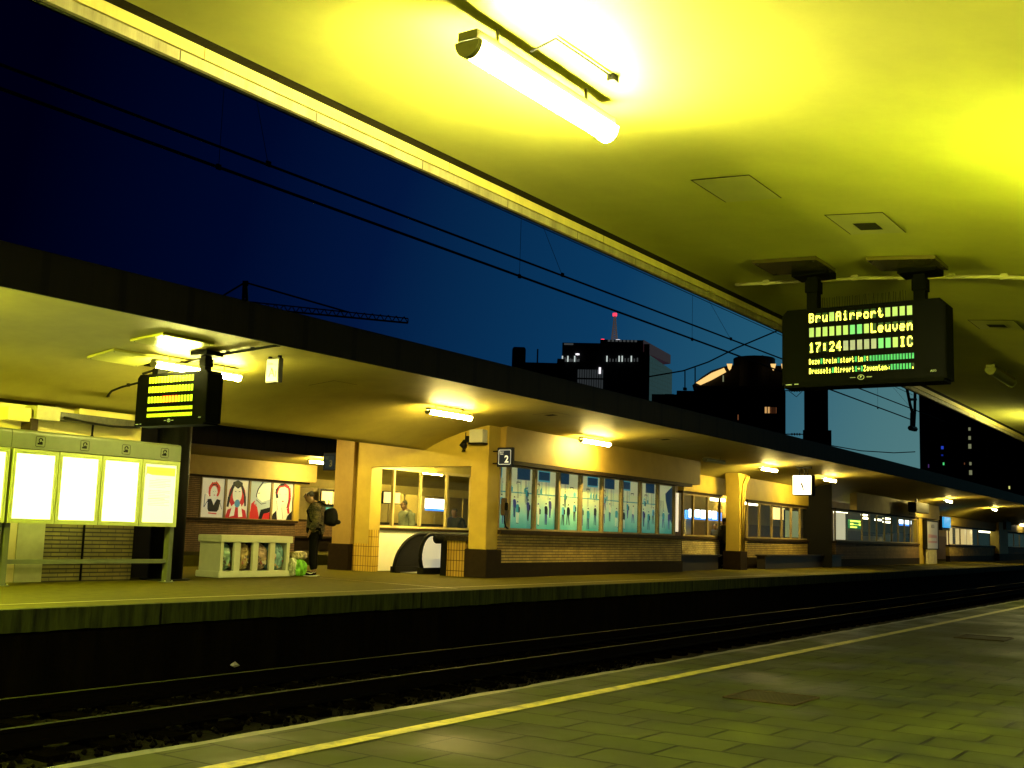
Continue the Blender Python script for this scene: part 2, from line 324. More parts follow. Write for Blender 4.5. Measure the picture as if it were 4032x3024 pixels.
# litter on the ballast
def litter(u, v, z, label, r, m):
    d = sight(u, v); c = d*(z/d.z); b = MB(); n = 9
    vs = [c + Vector((math.cos(i*6.283/n)*r*random.uniform(.6, 1.2), math.sin(i*6.283/n)*r*random.uniform(.6, 1.2), random.uniform(0, .03))) for i in range(n)] + [c + Vector((0, 0, r*.9)), c + Vector((0, 0, -.01))]
    b.add(vs, [(i, (i+1) % n, n) for i in range(n)] + [((i+1) % n, i, n+1) for i in range(n)]); tag(b.build('litter', m), label, 'litter', 'litter between the tracks')
M_PAPER = mat('crumpled_paper', (.45, .44, .34), .8, .2, 20)
litter(924, 2624, -1.86, 'pale round scrap lying under the far platform lip', .07, M_PAPER)
litter(2861, 2517, -1.93, 'crumpled pale paper on the ballast below the far benches', .09, M_PAPER)
# ------------------------------------------------------------------ canopies
M_NIGHTROOF = mat('roofing_felt', (.02, .018, .014), .9, .3, 4, spec=.1)
def canopy(name, tc, s0, s1, label, cat, m_in, m_fas, lip=True, n=90, half=4.77, both=True, zt=2.84):
    root = thing(name, label, cat, P(s0, tc, 0))
    sx = srange(s0, s1, n)
    us = [-half+.095] + [-4.2, -3.7, -3.2, -2.7, -2.2, -1.85, -1.5, -1.25, -1, -.8, -.6, -.45, -.3, -.15, 0]; us = us + [-u for u in us[-2::-1]]
    prof = [(tc+u, ceil(u)) for u in us]
    o = MB().sweep(prof, sx, closed=False).build('soffit', m_in, root, smooth=True); o.matrix_parent_inverse = root.matrix_basis.inverted()
    o = MB().sweep([(p, z+.012) for p, z in prof] + [(tc+half-.095, zt-.06), (tc, 2.35), (tc-half+.095, zt-.06)], sx).build('roof_slab', M_NIGHTROOF, root); o.matrix_parent_inverse = root.matrix_basis.inverted()
    fas = []
    for sg in (-1, 1):
        e = tc+sg*half; i = tc+sg*(half-.092)
        a = MB().sweep([(i, 2.488), (e, 2.488), (e+.032*sg, 2.488), (e+.032*sg, 2.362), (e+.06*sg, 2.362), (e+.06*sg, zt), (i, zt)], sx).build('fascia', m_fas, root); a.matrix_parent_inverse = root.matrix_basis.inverted()
        a = MB().sweep([(e-.002*sg, 2.4865), (e+.03*sg, 2.4865), (e+.03*sg, 2.425), (e-.002*sg, 2.425)], sx).build('drip_moulding', M_MOULD, root); a.matrix_parent_inverse = root.matrix_basis.inverted()
        a = MB().sweep([(e+.004*sg, 2.418), (e+.03*sg, 2.418), (e+.03*sg, 2.362), (e+.004*sg, 2.362)], sx).build('drip_strip', M_STRIP, root); a.matrix_parent_inverse = root.matrix_basis.inverted()
    return root
M_MOULD = banded('edge_moulding', (.62, .52, .12), (.10, .08, .02), 2.13, .006, .5, .12, phase=.55)
M_STRIP = banded('edge_strip', (.34, .30, .13), (.06, .05, .02), 1.0, .008, .55, .35, phase=.44)
M_FASC = banded('fascia_sheets', (.007, .0055, .0016), (.003, .0022, .0006), .985, .10, .7, .25, phase=.05)
canopy('near_canopy', TC0, -9, 75, 'bright yellow canopy ceiling filling the top of the view above the near platform', 'canopy', M_CEIL, M_FASC)
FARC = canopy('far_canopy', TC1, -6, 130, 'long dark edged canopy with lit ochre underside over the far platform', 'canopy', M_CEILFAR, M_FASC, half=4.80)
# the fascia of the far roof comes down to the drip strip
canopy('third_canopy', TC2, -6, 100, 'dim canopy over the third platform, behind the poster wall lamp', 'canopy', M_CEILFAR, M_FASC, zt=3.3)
# hatches in the near ceiling
def tilt(uu, d=.002):  # point on the near soffit
    return None
M_GAP = mat('dark_gap', (.05, .05, .02), .8, .1)
M_HATCH = mat('hatch_paint', (.60, .585, .16), .5, .08, 3)
def hatch(s0, s1, t0, t1, label, grille=None, tc=TC0, mc=None, group='hatches in the near ceiling'):
    root = thing('ceiling_hatch', label, 'hatch', P(s0, (t0+t1)/2, ceil((t0+t1)/2-tc)), 0, group)
    def q(s, t, d): return P(s, t, ceil(t-tc)-d)
    b = MB(); b.add([q(s0, t0, .003), q(s1, t0, .003), q(s1, t1, .003), q(s0, t1, .003)], [(0, 1, 2, 3)]); e = .012
    o = b.build('surround', M_GAP, root); o.matrix_parent_inverse = root.matrix_basis.inverted()
    b = MB(); b.add([q(s0+e, t0+e/2, .006), q(s1-e/2, t0+e/2, .006), q(s1-e/2, t1-e, .006), q(s0+e, t1-e, .006)], [(0, 1, 2, 3)])
    o = b.build('cover', mc or M_HATCH, root); o.matrix_parent_inverse = root.matrix_basis.inverted()
    if grille:
        a, c, d_, e_ = grille; b = MB(); b.add([q(a, d_, .011), q(c, d_, .011), q(c, e_, .011), q(a, e_, .011)], [(0, 1, 2, 3)])
        o = b.build('grille', brick('grille_mesh', (.10, .10, .03), (.09, .09, .028), (.03, .03, .012), .012, .012, .004, .6, plane='floor'), root); o.matrix_parent_inverse = root.matrix_basis.inverted()
hatch(6.80, 7.40, 2.82, 3.25, 'stained ceiling hatch without grille in the yellow ceiling')
hatch(7.90, 8.52, 2.26, 2.69, 'ceiling hatch with dark grille before the large departure board', (8.16, 8.37, 2.39, 2.56))
hatch(12.4, 13.0, 2.20, 2.66, 'ceiling hatch with small grille beyond the large departure board', (12.64, 12.82, 2.34, 2.52))
for (a_, b_, c_, d_, l_) in ((13.52, 14.1, 12.86, 13.45, 'faint hatch in the far canopy between the left board and the escalator hall'), (19.25, 19.85, 12.1, 12.66, 'dark hatch in the far canopy left of the lamp over the mural windows'), (25.0, 25.7, 12.3, 12.95, 'dark hatch in the far canopy right of the lamp over the mural windows')):
    hatch(a_, b_, c_, d_, l_, None if a_ < 15 else (a_+.2, a_+.42, c_+.18, c_+.40), TC1, M_CEILFAR, 'hatches in the far canopy')
# ------------------------------------------------------------------ lamps
def lamp_mats(nm, col, s): return glow('lamp_'+nm, col, s)
L_NEAR = glow('lamp_tube_near', (1., .93, .36), 500.)
L_FAR = glow('lamp_tube_far', (1., .76, .20), 330.)
L_LEFT = glow('lamp_tube_left', (.92, 1., .06), 2300.)
L_GREEN = glow('lamp_tube_greenish', (.98, .92, .22), 330.)
M_LAMPOFF = mat('unlit_diffuser', (.34, .36, .20), .35, .1, 5)
M_LHOUS = mat('lamp_housing', (.20, .18, .08), .5, .2, 8)
def make_lamp(label, m, Ln=1.32, group=None, hang=.17):
    root = thing('ceiling_lamp', label, 'lamp', (0, 0, 0), 0, group)
    n = 10; b = MB(); pts = [(.065*math.cos(math.pi+math.pi*i/n), -.02+.075*math.sin(math.pi+math.pi*i/n)) for i in range(n+1)]
    b.prism(pts, -Ln/2+.03, Ln/2-.03, 'x'); b.build('diffuser', m, root, smooth=False)
    h = MB(); h.box(-Ln/2, Ln/2, -.055, .055, -.018, .028); h.build('housing', M_LHOUS, root)
    for sx in (-1, 1):
        c = MB(); pc = [(y*1.08, z*1.06-.001) for y, z in pts]; c.prism(pc, sx*(Ln/2-.03), sx*(Ln/2+.004), 'x'); c.build('end_cap', M_LHOUS if sx < 0 else m, root)
        k = MB(); k.box(sx*Ln*.32-.006, sx*Ln*.32+.006, -.006, .006, .028, hang); k.build('hanger', M_LHOUS, root)
    return root
lampN = make_lamp('glaring tube lamp hanging under the yellow near ceiling', L_NEAR, 1.32, 'tube lamps under the near canopy', hang=.13)
lampN.location = P(4.62, 3.04, 2.285)
def put(src, s, t, tc, label, group):
    return dup(src, P(s, t, ceil(t-tc)-(.13 if tc == TC0 else .10)), head(s), label, group)
# other lamps of the same ceiling, spaced as on the far platform, standing outside the view
put(lampN, -1.5, 3.07, TC0, 'tube lamp of the near ceiling behind the viewer', 'tube lamps under the near canopy')
for s in (-1.5, 4.68, 10.9):
    put(lampN, s, -3.4, TC0, 'tube lamp on the far wing of the near ceiling, out of view', 'tube lamps under the near canopy')
lampAdded = make_lamp('added unseen lime tube lamp right of the view, evening the near ceiling light', glow('lamp_tube_added_lime', (.92, 1., .10), 330.), 1.30, 'added lamps by the valley of the near roof', hang=.26); lampAdded.location = P(6.6, .35, 1.74)  # added lamp out of view, placed to spread light evenly over the near ceiling
put(lampN, 22.8, 3.0, TC0, 'lit tube lamp far along the near ceiling by the right frame edge', 'tube lamps under the near canopy')
lo = make_lamp('unlit tube lamp under the near ceiling, right of the large departure board', M_LAMPOFF, 1.36, 'tube lamps under the near canopy'); lo.location = P(16.1, 3.02, ceil(3.19)-.10)
lampF = make_lamp('lit tube lamp partly behind the left departure board', L_GREEN, 1.6, 'tube lamps under the far canopy')
lampF.location = P(10.95, 13.2, ceil(13.2-TC1)-.10)
lampL = make_lamp('tube lamp of the far ceiling off the left frame edge, third', L_LEFT, 1.34, 'tube lamps under the far canopy'); lampL.location = P(-7.5, 13.3, ceil(13.3-TC1)-.10)
put(lampL, 5.1, 13.3, TC1, 'tube lamp of the far ceiling off the left frame edge', 'tube lamps under the far canopy')
put(lampL, -1.2, 13.3, TC1, 'tube lamp of the far ceiling off the left frame edge, second', 'tube lamps under the far canopy')
lampW = make_lamp('lit tube lamp above the escalator opening', L_FAR, 1.34, 'tube lamps under the far canopy'); lampW.location = P(17.2, 13.25, ceil(13.25-TC1)-.10)
for s, lb in ((23.35, 'lit tube lamp beside the bright patch on the hall wall above the mural windows'), (34.1, 'lit tube lamp just left of the platform clock'), (40.2, 'lit tube lamp just right of the platform clock'), (59.6, 'small lit tube lamp beyond the advertising pillar'), (72.4, 'farthest lit tube lamp, near the right frame edge')):
    put(lampW, s, 13.5 if s < 24 else 13.25, TC1, lb, 'tube lamps under the far canopy')
hl = make_lamp('tube lamp inside the escalator hall, hidden by the end wall', L_FAR, 1.34, 'tube lamps under the far canopy'); hl.location = BO+BAX*1.75+BBX*2.3+Vector((0, 0, 1.6))
lf = make_lamp('unlit tube lamp between the mural windows and the first round pillar', M_LAMPOFF, 1.34, 'tube lamps under the far canopy'); lf.location = P(30.2, 13.4, ceil(13.4-TC1)-.10)
put(lampW, 29.9, 28.75, TC2, 'lit tube lamp over the poster wall on the third platform', 'tube lamps of the third platform')
put(lampW, 42.5, 33.4, TC2, 'inner tube lamp of the third platform hall, seen through the hall windows', 'tube lamps of the third platform')
put(lampW, 37.5, 33.4, TC2, 'inner tube lamp of the third platform hall, left of its twin', 'tube lamps of the third platform')
put(lampW, 36.5, 28.75, TC2, 'tube lamp of the third platform, seen through the hall windows', 'tube lamps of the third platform')
for s, lb in ((17.4, 'tube lamp of the hall far wing, seen through the top left hall window'), (20.9, 'tube lamp seen through the third hall window above the escalator'), (36., 'tube lamp seen through the windows right of the mural'), (43.5, 'tube lamp seen through the far waiting room windows')):
    put(lampW, s, 18.3, TC1, lb, 'tube lamps under the far canopy')
def wb(mb, name, m, root, **k):
    o = mb.build(name, m, root, **k); o.matrix_parent_inverse = root.matrix_basis.inverted(); return o
# ------------------------------------------------------------------ station hall on the far platform (local frame a, b, z)
def cb(a, b):
    w = BO + BAX*a + BBX*b; return ceil(w.y - KAP*w.x**2/2 - TC1)
def hallthing(name, label, cat, group=None): return thing(name, label, cat, BO, BA, group)
hall = hallthing('station_hall', 'ochre platform hall with escalator opening, mural windows and yellow brick base', 'building')
MP = [.87, 1.31, 2.42, 3.50, 4.59, 5.72, 6.81, 7.93, 9.05, 10.17]
bs = srange(.0, 4.3, 14)
MB().prism([(0.0, 1.38)] + [(4.3, 1.38)] + [(b_, cb(.5, b_)+.06) for b_ in bs[::-1]], .41, .66, 'x').build('end_wall', M_WALL, hall)
MB().box(.408, .868, -.002, .45, -.4, cb(.6, .0)+.05).build('pillar', M_WALL, hall, bevel=.012)
MB().box(.36, .95, -.07, .51, PF, -.4).build('plinth', M_PLINTH, hall, bevel=.01)
MB().box(.41, .80, 3.22, 3.66, PF+.62, 1.38).build('pillar', M_WALL, hall)
MB().box(.405, .80, 3.215, 3.665, PF, PF+.62).build('tiled_base', M_TILE, hall)
MB().box(.402, .60, 3.08, 3.213, PF, -.06).build('tiled_jamb', M_TILE, hall)
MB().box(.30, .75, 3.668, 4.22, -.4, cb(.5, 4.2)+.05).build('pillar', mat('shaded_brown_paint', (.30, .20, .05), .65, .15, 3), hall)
MB().box(.25, .80, 3.669, 4.27, PF, -.4).build('plinth', M_PLINTH, hall)
# back wall of the hall, seen through the opening
b = MB(); b.box(.62, 10.6, 3.30, 3.42, PF, -.06); b.build('back_panel', M_WPANEL, hall)
b = MB(); b.box(.62, 10.6, 3.26, 3.46, -.06, .0); b.build('back_sill', M_SILL, hall)
b = MB(); b.box(.62, 10.6, 3.30, 3.44, 1.44, 1.75); b.build('back_lintel', M_CREAM, hall)
BM_ = [.62, 1.42, 2.5, 3.59, 4.66, 5.75, 6.84, 7.93, 9.0, 10.1]
for x0, x1 in zip(BM_, BM_[1:]):
    f = MB()
    for (p0, p1, z0, z1) in ((x0-.035, x0+.035, .0, 1.44), (x1-.035, x1+.035, .0, 1.44)): f.box(p0+.002, p1-.002, 3.33, 3.40, z0, z1)
    f.box(x0+.035, x1-.035, 3.335, 3.395, .0, .05); f.box(x0+.035, x1-.035, 3.335, 3.395, 1.37, 1.44)
    f = f.build('window_frame', mat('pale_yellow_frame', (.66, .55, .24), .45, .1, 6), hall)
    MB().box(x0+.035, x1-.035, 3.36, 3.366, .05, 1.37).build('pane', glass(), f)
# front
MB().box(.951, 10.62, -.05, .2, PF, -.68).build('plinth', M_PLINTH, hall)
MB().box(.869, 10.58, -.02, .2, -.68, -.06).build('brick_base', M_BRICK, hall)
MB().box(.869, 10.60, -.09, .2, -.06, .03).build('sill', M_SILL, hall)
MB().box(.869, 11.0, -.17, .1, 1.46, 1.55).build('lintel', M_SILL, hall)
MB().box(.869, 11.62, -.15, .12, 1.55, cb(6, -.1)+.03).build('upper_wall', mat('falloff_darkened_ochre', (.40, .27, .045), .65, .15, 2.2, .06, 30), hall)  # wall ochre darkened to stand in for light falloff away from the lamps
MB().box(10.3, 10.58, .2, 3.3, PF, 1.55).build('side_wall', M_BRICKD, hall)
# mural behind the front windows
A_GRAD = bpy.data.materials.new('mural_ground'); nt, bb = nodes_of(A_GRAD); N = nt.nodes; L = nt.links
tc = N.new('ShaderNodeTexCoord'); sp = N.new('ShaderNodeSeparateXYZ'); L.new(tc.outputs['Object'], sp.inputs[0]); nzn = N.new('ShaderNodeTexNoise'); nzn.inputs['Scale'].default_value = 2.; L.new(tc.outputs['Object'], nzn.inputs[0])
ad = N.new('ShaderNodeMath'); ad.operation = 'MULTIPLY_ADD'; ad.inputs[1].default_value = .35; L.new(nzn.outputs[0], ad.inputs[0]); L.new(sp.outputs[2], ad.inputs[2])
rp = N.new('ShaderNodeValToRGB'); L.new(ad.outputs[0], rp.inputs[0]); rp.color_ramp.elements[0].position = .22; rp.color_ramp.elements[0].color = (.05, .32, .27, 1)
rp.color_ramp.elements[1].position = .95; rp.color_ramp.elements[1].color = (.62, .66, .36, 1); e = rp.color_ramp.elements.new(.55); e.color = (.26, .58, .42, 1)
L.new(rp.outputs[0], bb.inputs['Base Color']); L.new(rp.outputs[0], bb.inputs['Emission Color']); bb.inputs['Emission Strength'].default_value = .42
def art(name, c, e=.42): return glow('art_'+name, c, e)
AM = [A_GRAD, art('cream', (.66, .66, .40)), art('navy', (.015, .05, .11)), art('teal', (.04, .28, .30)), art('sky', (.10, .38, .48)), art('black', (.006, .008, .012)), art('red', (.55, .03, .03)), art('indigo', (.05, .05, .20))]
def figure(mb, x, z, h, y, cols, rnd, bag=False):
    w = h*.13; top, leg, hair = cols; lean = rnd.uniform(-.02, .02)
    mb.flat([(x-w*.9, z+h*.50), (x+w*.9, z+h*.48), (x+w*1.0+lean, z+h*.83), (x+w*.4+lean, z+h*.87), (x-w*.4+lean, z+h*.87), (x-w*1.0+lean, z+h*.82)], y, top)
    mb.flat([(x-w*.8, z+h*.505), (x-w*.05, z+h*.505), (x-w*.25-lean, z+.02), (x-w*.75-lean, z+.02)], y-.0006, leg)
    mb.flat([(x+w*.05, z+h*.49), (x+w*.85, z+h*.49), (x+w*.9+lean*2, z+.01), (x+w*.4+lean*2, z+.01)], y-.0006, leg)
    mb.flat([(x-w*.9-lean, z), (x-w*.2-lean, z), (x-w*.25-lean, z+.022)], y-.0009, 5); mb.flat([(x+w*.35+lean*2, z-.006), (x+w*1.1+lean*2, z-.006), (x+w*.45+lean*2, z+.018)], y-.0009, 5)
    mb.flat([(x+lean+w*.45*math.cos(a*.785), z+h*.93+h*.07*math.sin(a*.785)) for a in range(8)], y-.0006, 1)
    mb.flat([(x+lean+w*.55*math.cos(a*.52), z+h*.945+h*.07*math.sin(a*.52)) for a in range(7)], y-.0012, hair)
    mb.flat([(x+w*.9+lean, z+h*.80), (x+w*1.25+lean, z+h*.74), (x+w*1.15, z+h*.45), (x+w*.9, z+h*.45)], y-.0012, top)
    if bag: mb.flat([(x+w*.5, z+h*.78), (x+w*1.5, z+h*.72), (x+w*1.5, z+h*.52), (x+w*.6, z+h*.5)], y-.0018, 5)
rnd = random.Random(11)
for i, (x0, x1) in enumerate(zip(MP, MP[1:])):
    x0 += .045; x1 -= .045; w = x1-x0; b = MB(); y = .085
    b.box(x0, x1, y, y+.02, .06, 1.44)
    if i != 8:
        b.flat([(x0, 1.05+.02*i % .06), (x1, 1.05), (x1, 1.4395), (x0, 1.4395)], y-.0010, 1)
        q = x0 + w*((i*.37) % .55); qq = min(x1, q+w*.55)
        b.flat([(q, 1.17), (qq, 1.17), (qq, 1.435), (q, 1.435)], y-.0020, 2 if i % 2 else 4); b.flat([(q+.03, 1.21), (qq-.03, 1.21), (qq-.03, 1.40), (q+.03, 1.40)], y-.0028, 2)
        for k in range(5):      # hanging straps
            xx = q+.02+k*(qq-q)/5.; ln = rnd.uniform(.25, .5)
            for dx in (0, .045): b.flat([(xx+dx, 1.165), (xx+dx+.012, 1.165), (xx+dx+.012, 1.165-ln), (xx+dx, 1.165-ln)], y-.0026, (5, 3, 1)[k % 3])
        xx = x0+w*((i*.53+.62) % .8)
        for (a0, a1, c0, c1) in ((0, .17, 1.10, 1.12), (0, .02, 1.06, 1.10), (.15, .17, 1.06, 1.10)):
            if xx+a1 < x1: b.flat([(xx+a0, c0), (xx+a1, c0), (xx+a1, c1), (xx+a0, c1)], y-.0032, 5)
        b.flat([(x0, .86), (x1, .86), (x1, .885), (x0, .885)], y-.0022, 3)
        for k in range(4):
            xx = x0+rnd.uniform(.03, w-.12); b.flat([(xx, .89), (xx+.09, .89), (xx+.09, .89+rnd.uniform(.08, .17)), (xx, .97)], y-.0024, rnd.choice((3, 4, 1)))
    else:
        b.flat([(x0, 1.0), (x0+.75*w, 1.3), (x0+.75*w, 1.42), (x0, 1.435)], y-.0010, 1); b.flat([(x0+.55*w, 1.2), (x1, 1.42), (x1, .35), (x0+.78*w, .6), (x0+.58*w, 1.)], y-.0020, 2)
        for k in range(5): b.flat([(x0+.05+k*.09, 1.0), (x0+.07+k*.09, 1.0), (x0+.13+k*.09, .55), (x0+.11+k*.09, .55)], y-.0026, 5)
    fs = [(rnd.uniform(.12, .30), rnd.uniform(.14, .36)), (rnd.uniform(.42, .58), rnd.uniform(.10, .50)), (rnd.uniform(.72, .88), rnd.uniform(.12, .42))] + ([(rnd.uniform(.2, .8), .62)] if i % 2 else [])
    for j, (fx, fz) in enumerate(fs):
        figure(b, x0+fx*w, fz, .52-.28*(fz-.1), y-.0040-.001*j, (rnd.choice((3, 4, 1, 7, 5, 3)) if not (i == 8 and j == 0) else 6, rnd.choice((5, 7, 1, 2, 5)), rnd.choice((5, 5, 2, 7))), rnd, rnd.random() < .5)
    b.build('mural_panel', AM, hall)
    f = MB(); f.box(x0-.045, x0-.001, -.01, .07, .03, 1.46); f.box(x1+.001, x1+.045, -.01, .07, .03, 1.46); f.box(x0-.001, x1+.001, -.005, .07, .03, .075); f.box(x0-.001, x1+.001, -.005, .07, 1.425, 1.46)
    f = f.build('window_frame', M_FRAME, hall); MB().box(x0, x1, .04, .046, .075, 1.425).build('pane', glass(), f)
# tiled parapet with rounded cap, escalator
par = hallthing('tiled_parapet', 'low tiled parapet with dark rounded capping between escalator and corner pillar', 'parapet')
MB().box(.44, 3.4, .52, 1.02, PF, -.24).build('tiled_face', brick('brown_gold_tile', (.34, .21, .04), (.29, .175, .035), (.05, .03, .012), .075, .22, .008, .25, off=0., bump=.3, var=.12), par)
MB().box(.40, 3.42, 1.021, 1.16, PF, -.24).build('end_post', M_BLACK, par)
b = MB(); b.tube([(.30, 1.20, -.20), (3.4, 1.20, -.20)], .115, 14); b.build('rounded_cap', M_BLACK, par, smooth=True)
MB().box(.40, 3.42, .45, 1.16, -.238, -.13).build('cap_slab', mat('black_polished_stone', (.02, .016, .012), .18, .2, 6), par)
esc = hallthing('escalator', 'escalator with white glowing balustrade and black handrail loops', 'escalator')
def balustrade(b0, m, nm, a0=.52, big=False):
    n = 14; prof = [(a0+.36-.36*math.sin(math.pi*i/n), -.60+.44*math.cos(math.pi*i/n)) for i in range(n+1)]
    if big: prof = [(a0+1.05-1.05*math.sin(math.pi/2*i/n), -1.0+.86*math.cos(math.pi/2*i/n)) for i in range(n+1)]
    prof = [(3.3, -.16)] + prof + [(3.3, -1.04)]
    o = MB().prism(prof, b0, b0+.05, 'y').build(nm, m, esc)
    h = MB(); pts = [(p, b0+.025, z+.01) for p, z in prof[:-1]] if big else [(3.3, b0+.025, -.135)] + [(a0+.36-.395*math.sin(math.pi*i/n), b0+.025, -.60+.475*math.cos(math.pi*i/n)) for i in range(n+1)]
    h.tube(pts, .045, 8); h.build('handrail', M_BLACK, esc, smooth=True)
    k = MB(); k.box(a0-.02, 3.3, b0-.06, b0+.11, PF, -.86); k.build('skirt', M_DARK, esc)
balustrade(1.75, glow('lit_balustrade', (.95, .88, .66), .35, (.8, .76, .62)), 'balustrade')
balustrade(2.45, M_DARK, 'balustrade', .45, True)
b = MB(); b.box(.55, 3.3, 1.87, 2.37, PF+.002, PF+.02); b.build('step_band', mat('ribbed_steel', (.2, .2, .18), .4, .3, 30, metal=.6), esc)
# cabinet, loudspeaker, wall phone, signs on the hall
def onhall(x): return hall
cab = hallthing('switch_cabinet', 'pale grey cabinet high on the hall corner pillar', 'cabinet'); MB().box(.20, .40, .03, .38, 1.88, 2.16).build('case', M_GREYBOX, cab, bevel=.01); MB().box(.195, .41, .02, .39, 1.84, 1.875).build('bracket', M_DARK, cab)
ls = hallthing('loudspeaker', 'small dark loudspeaker hanging on a cable left of the pale cabinet', 'loudspeaker')
MB().tube([(.33, .60, 1.70), (.30, .60, 1.82), (.36, .60, 1.94)], [.05, .085, .04], 10).build('horn', M_DARK, ls, smooth=True); MB().tube([(.38, .60, 1.90), (.39, .60, 2.12)], .012, 6).build('cable', M_DARK, ls); MB().box(.28, .39, .44, .54, 1.90, 2.03).build('junction_box', M_DARK, ls)
wp = hallthing('wall_phone', 'dark wall phone with hanging cord left of the first mural window', 'phone')
MB().box(.92, 1.05, -.12, -.021, .34, .72).build('case', mat('brown_metal', (.07, .045, .02), .5, .3, 8), wp, bevel=.015); MB().tube([(.97, -.1, .34), (.95, -.12, .2), (1.0, -.12, .1), (1.12, -.1, .06)], .02, 6).build('cord', M_DARK, wp, smooth=True)
MB().box(.93, 1.0, -.17, -.121, .45, .62).build('handset', M_BLACK, wp, bevel=.01)
M_BLUE = glow('navy_sign_face', (.004, .012, .035), .25); M_LETTER = glow('white_lettering', (.8, .8, .7), .55)
def track_sign(num, label, a, b0, z0, out):
    t = hallthing('track_sign', label, 'sign', 'track number signs'); s = -1 if out < 0 else 1
    y0, y1 = b0+s*.13, b0+s*.53; ym = (y0+y1)/2
    MB().box(a, a+.08, y0, y1, z0, z0+.42).build('case', mat('black_sign_case', (.008, .008, .012), .35, .2, 8), t, bevel=.008)
    MB().add([(a-.003, min(y0, y1)+.03, z0+.03), (a-.003, max(y0, y1)-.03, z0+.03), (a-.003, max(y0, y1)-.03, z0+.39), (a-.003, min(y0, y1)+.03, z0+.39)], [(0, 1, 2, 3)]).build('face', M_BLUE, t)
    ri = MB(); k = [(-.14, -.15), (.14, -.15), (.15, -.14), (.15, .14), (.14, .15), (-.14, .15), (-.15, .14), (-.15, -.14)]
    ri.tube([(a-.006, ym+p, z0+.21+q_*1.02) for p, q_ in k+k[:1]], .006, 5); ri.build('white_rim', M_LETTER if out < 0 else M_DARK, t)
    ml = M_LETTER if out < 0 else mat('unlit_lettering', (.10, .09, .06), .5, .1)
    text(num, .21, ml, 'numeral', t, a-.008, ym-.05, z0+.16, rz=-R(90), bold=.006)
    text('Spoor\nVoie', .045, ml, 'small_lettering', t, a-.008, ym+.075, z0+.30, rz=-R(90))
    for z in (z0+.08, z0+.34): MB().tube([(a+.04, b0, z), (a+.04, y0, z)], .014, 6).build('arm', M_DARK, t)
track_sign('2', 'navy square sign with white 2 on two arms beside the hall corner pillar', .55, 0, 1.37, -1)
track_sign('3', 'dark unlit sign with numeral 3 left of the escalator hall, below the roof valley', .45, 4.22, 1.30, 1)
# ------------------------------------------------------------------ waiting rooms farther along the far platform
def glazed(name, label, px, b0, z_top, zsill=.03, brick_m=None, base=-.55, wall_m=None, top_b=0., upper=None):
    """px: source pixel columns of the mullions on the plane b0"""
    a_ = [fr(u, b0) for u in px]; t = hallthing(name, label, 'building')
    MB().box(a_[0]-.1, a_[-1]+.1, b0-.02, b0+.2, base, zsill-.09).build('brick_base', brick_m or M_BRICK, t)
    MB().box(a_[0]-.1, a_[-1]+.1, b0-.05, b0+.2, PF, base).build('plinth', M_PLINTH, t)
    MB().box(a_[0]-.12, a_[-1]+.12, b0-.08, b0+.2, zsill-.09, zsill).build('sill', M_SILL, t)
    MB().box(a_[0]-.1, a_[-1]+.1, b0-.04, b0+.15, z_top, z_top+.07).build('lintel', M_SILL, t)
    for x0, x1 in zip(a_, a_[1:]):
        f = MB(); f.box(x0+.001, x0+.045, b0, b0+.07, zsill, z_top); f.box(x1-.045, x1-.001, b0, b0+.07, zsill, z_top); f.box(x0+.045, x1-.045, b0, b0+.07, zsill, zsill+.05); f.box(x0+.045, x1-.045, b0, b0+.07, z_top-.05, z_top)
        f = f.build('window_frame', M_FRAME, t); MB().box(x0+.045, x1-.045, b0+.03, b0+.036, zsill+.05, z_top-.05).build('pane', glass(), f)
    return t, a_
B2 = .9
wr, aw = glazed('waiting_room', 'glazed waiting room recessed behind a dark bench, right of the mural', [2690, 2732, 2788, 2838], B2, 1.36, brick_m=brick('pale_brick', (.52, .42, .18), (.44, .35, .14), (.10, .08, .04), .22, .062, .01), base=-.62)
MB().box(aw[0]-.1, aw[-1]+1.9, B2-.06, B2+.15, 1.431, cb(14, B2)+.03).build('upper_wall', M_WALL, wr)
for lbl, u0, u1, vtop in (('smooth concrete pillar with drain pipes and flared head, right of the recessed waiting room', 2865, 2945, 0),):
    t = hallthing('concrete_pillar', lbl, 'pillar'); a1 = fr(2912, 0.); 
    n = 10; pr = [(-.0, -.4), (.46, -.4), (.46, 1.35)] + [(.46+.26*(i/n)**2.5, 1.35+.75*i/n) for i in range(1, n+1)] + [(-.12, 2.12)] + [(-.12*((n-i)/n)**2.5, 1.35+.75*(n-i)/n) for i in range(1, n+1)]
    MB().prism([(a1+p, z) for p, z in pr], 0., .46, 'y').build('shaft', M_WALL, t); MB().box(a1-.07, a1+.53, -.07, .53, PF, -.4).build('plinth', M_PLINTH, t)
    for k in (.12, .30): MB().tube([(a1+k, -.04, -.4), (a1+k, -.04, 1.3), (a1+k+.1, -.05, 1.75), (a1+k+.3, -.1, 2.05)], .035, 8).build('drain_pipe', M_WALL, t, smooth=True)
B3 = .55
w3, a3 = glazed('waiting_room', 'glazed brick waiting room between the round headed pillar and the platform clock', [2945, 2993, 3041, 3080, 3117, 3152, 3190], B3, 1.28, base=-.62)
MB().box(a3[0]-.6, a3[-1]+2.6, B3-.06, B3+.15, 1.351, cb(18, B3)+.03).build('upper_wall', M_WALL, w3)
MB().box(a3[-1]+.101, fr(3268, B3), B3-.02, B3+.2, PF, 1.35).build('end_wall', M_BRICK, w3)
w4, a4 = glazed('ticket_office', 'dark brick office with bright windows showing a departure screen, below the hanging camera box', [3290, 3396, 3425, 3454, 3484, 3512, 3538, 3562, 3585, 3612], 0.2, 1.30, brick_m=M_BRICKD, base=-.70, zsill=.04)
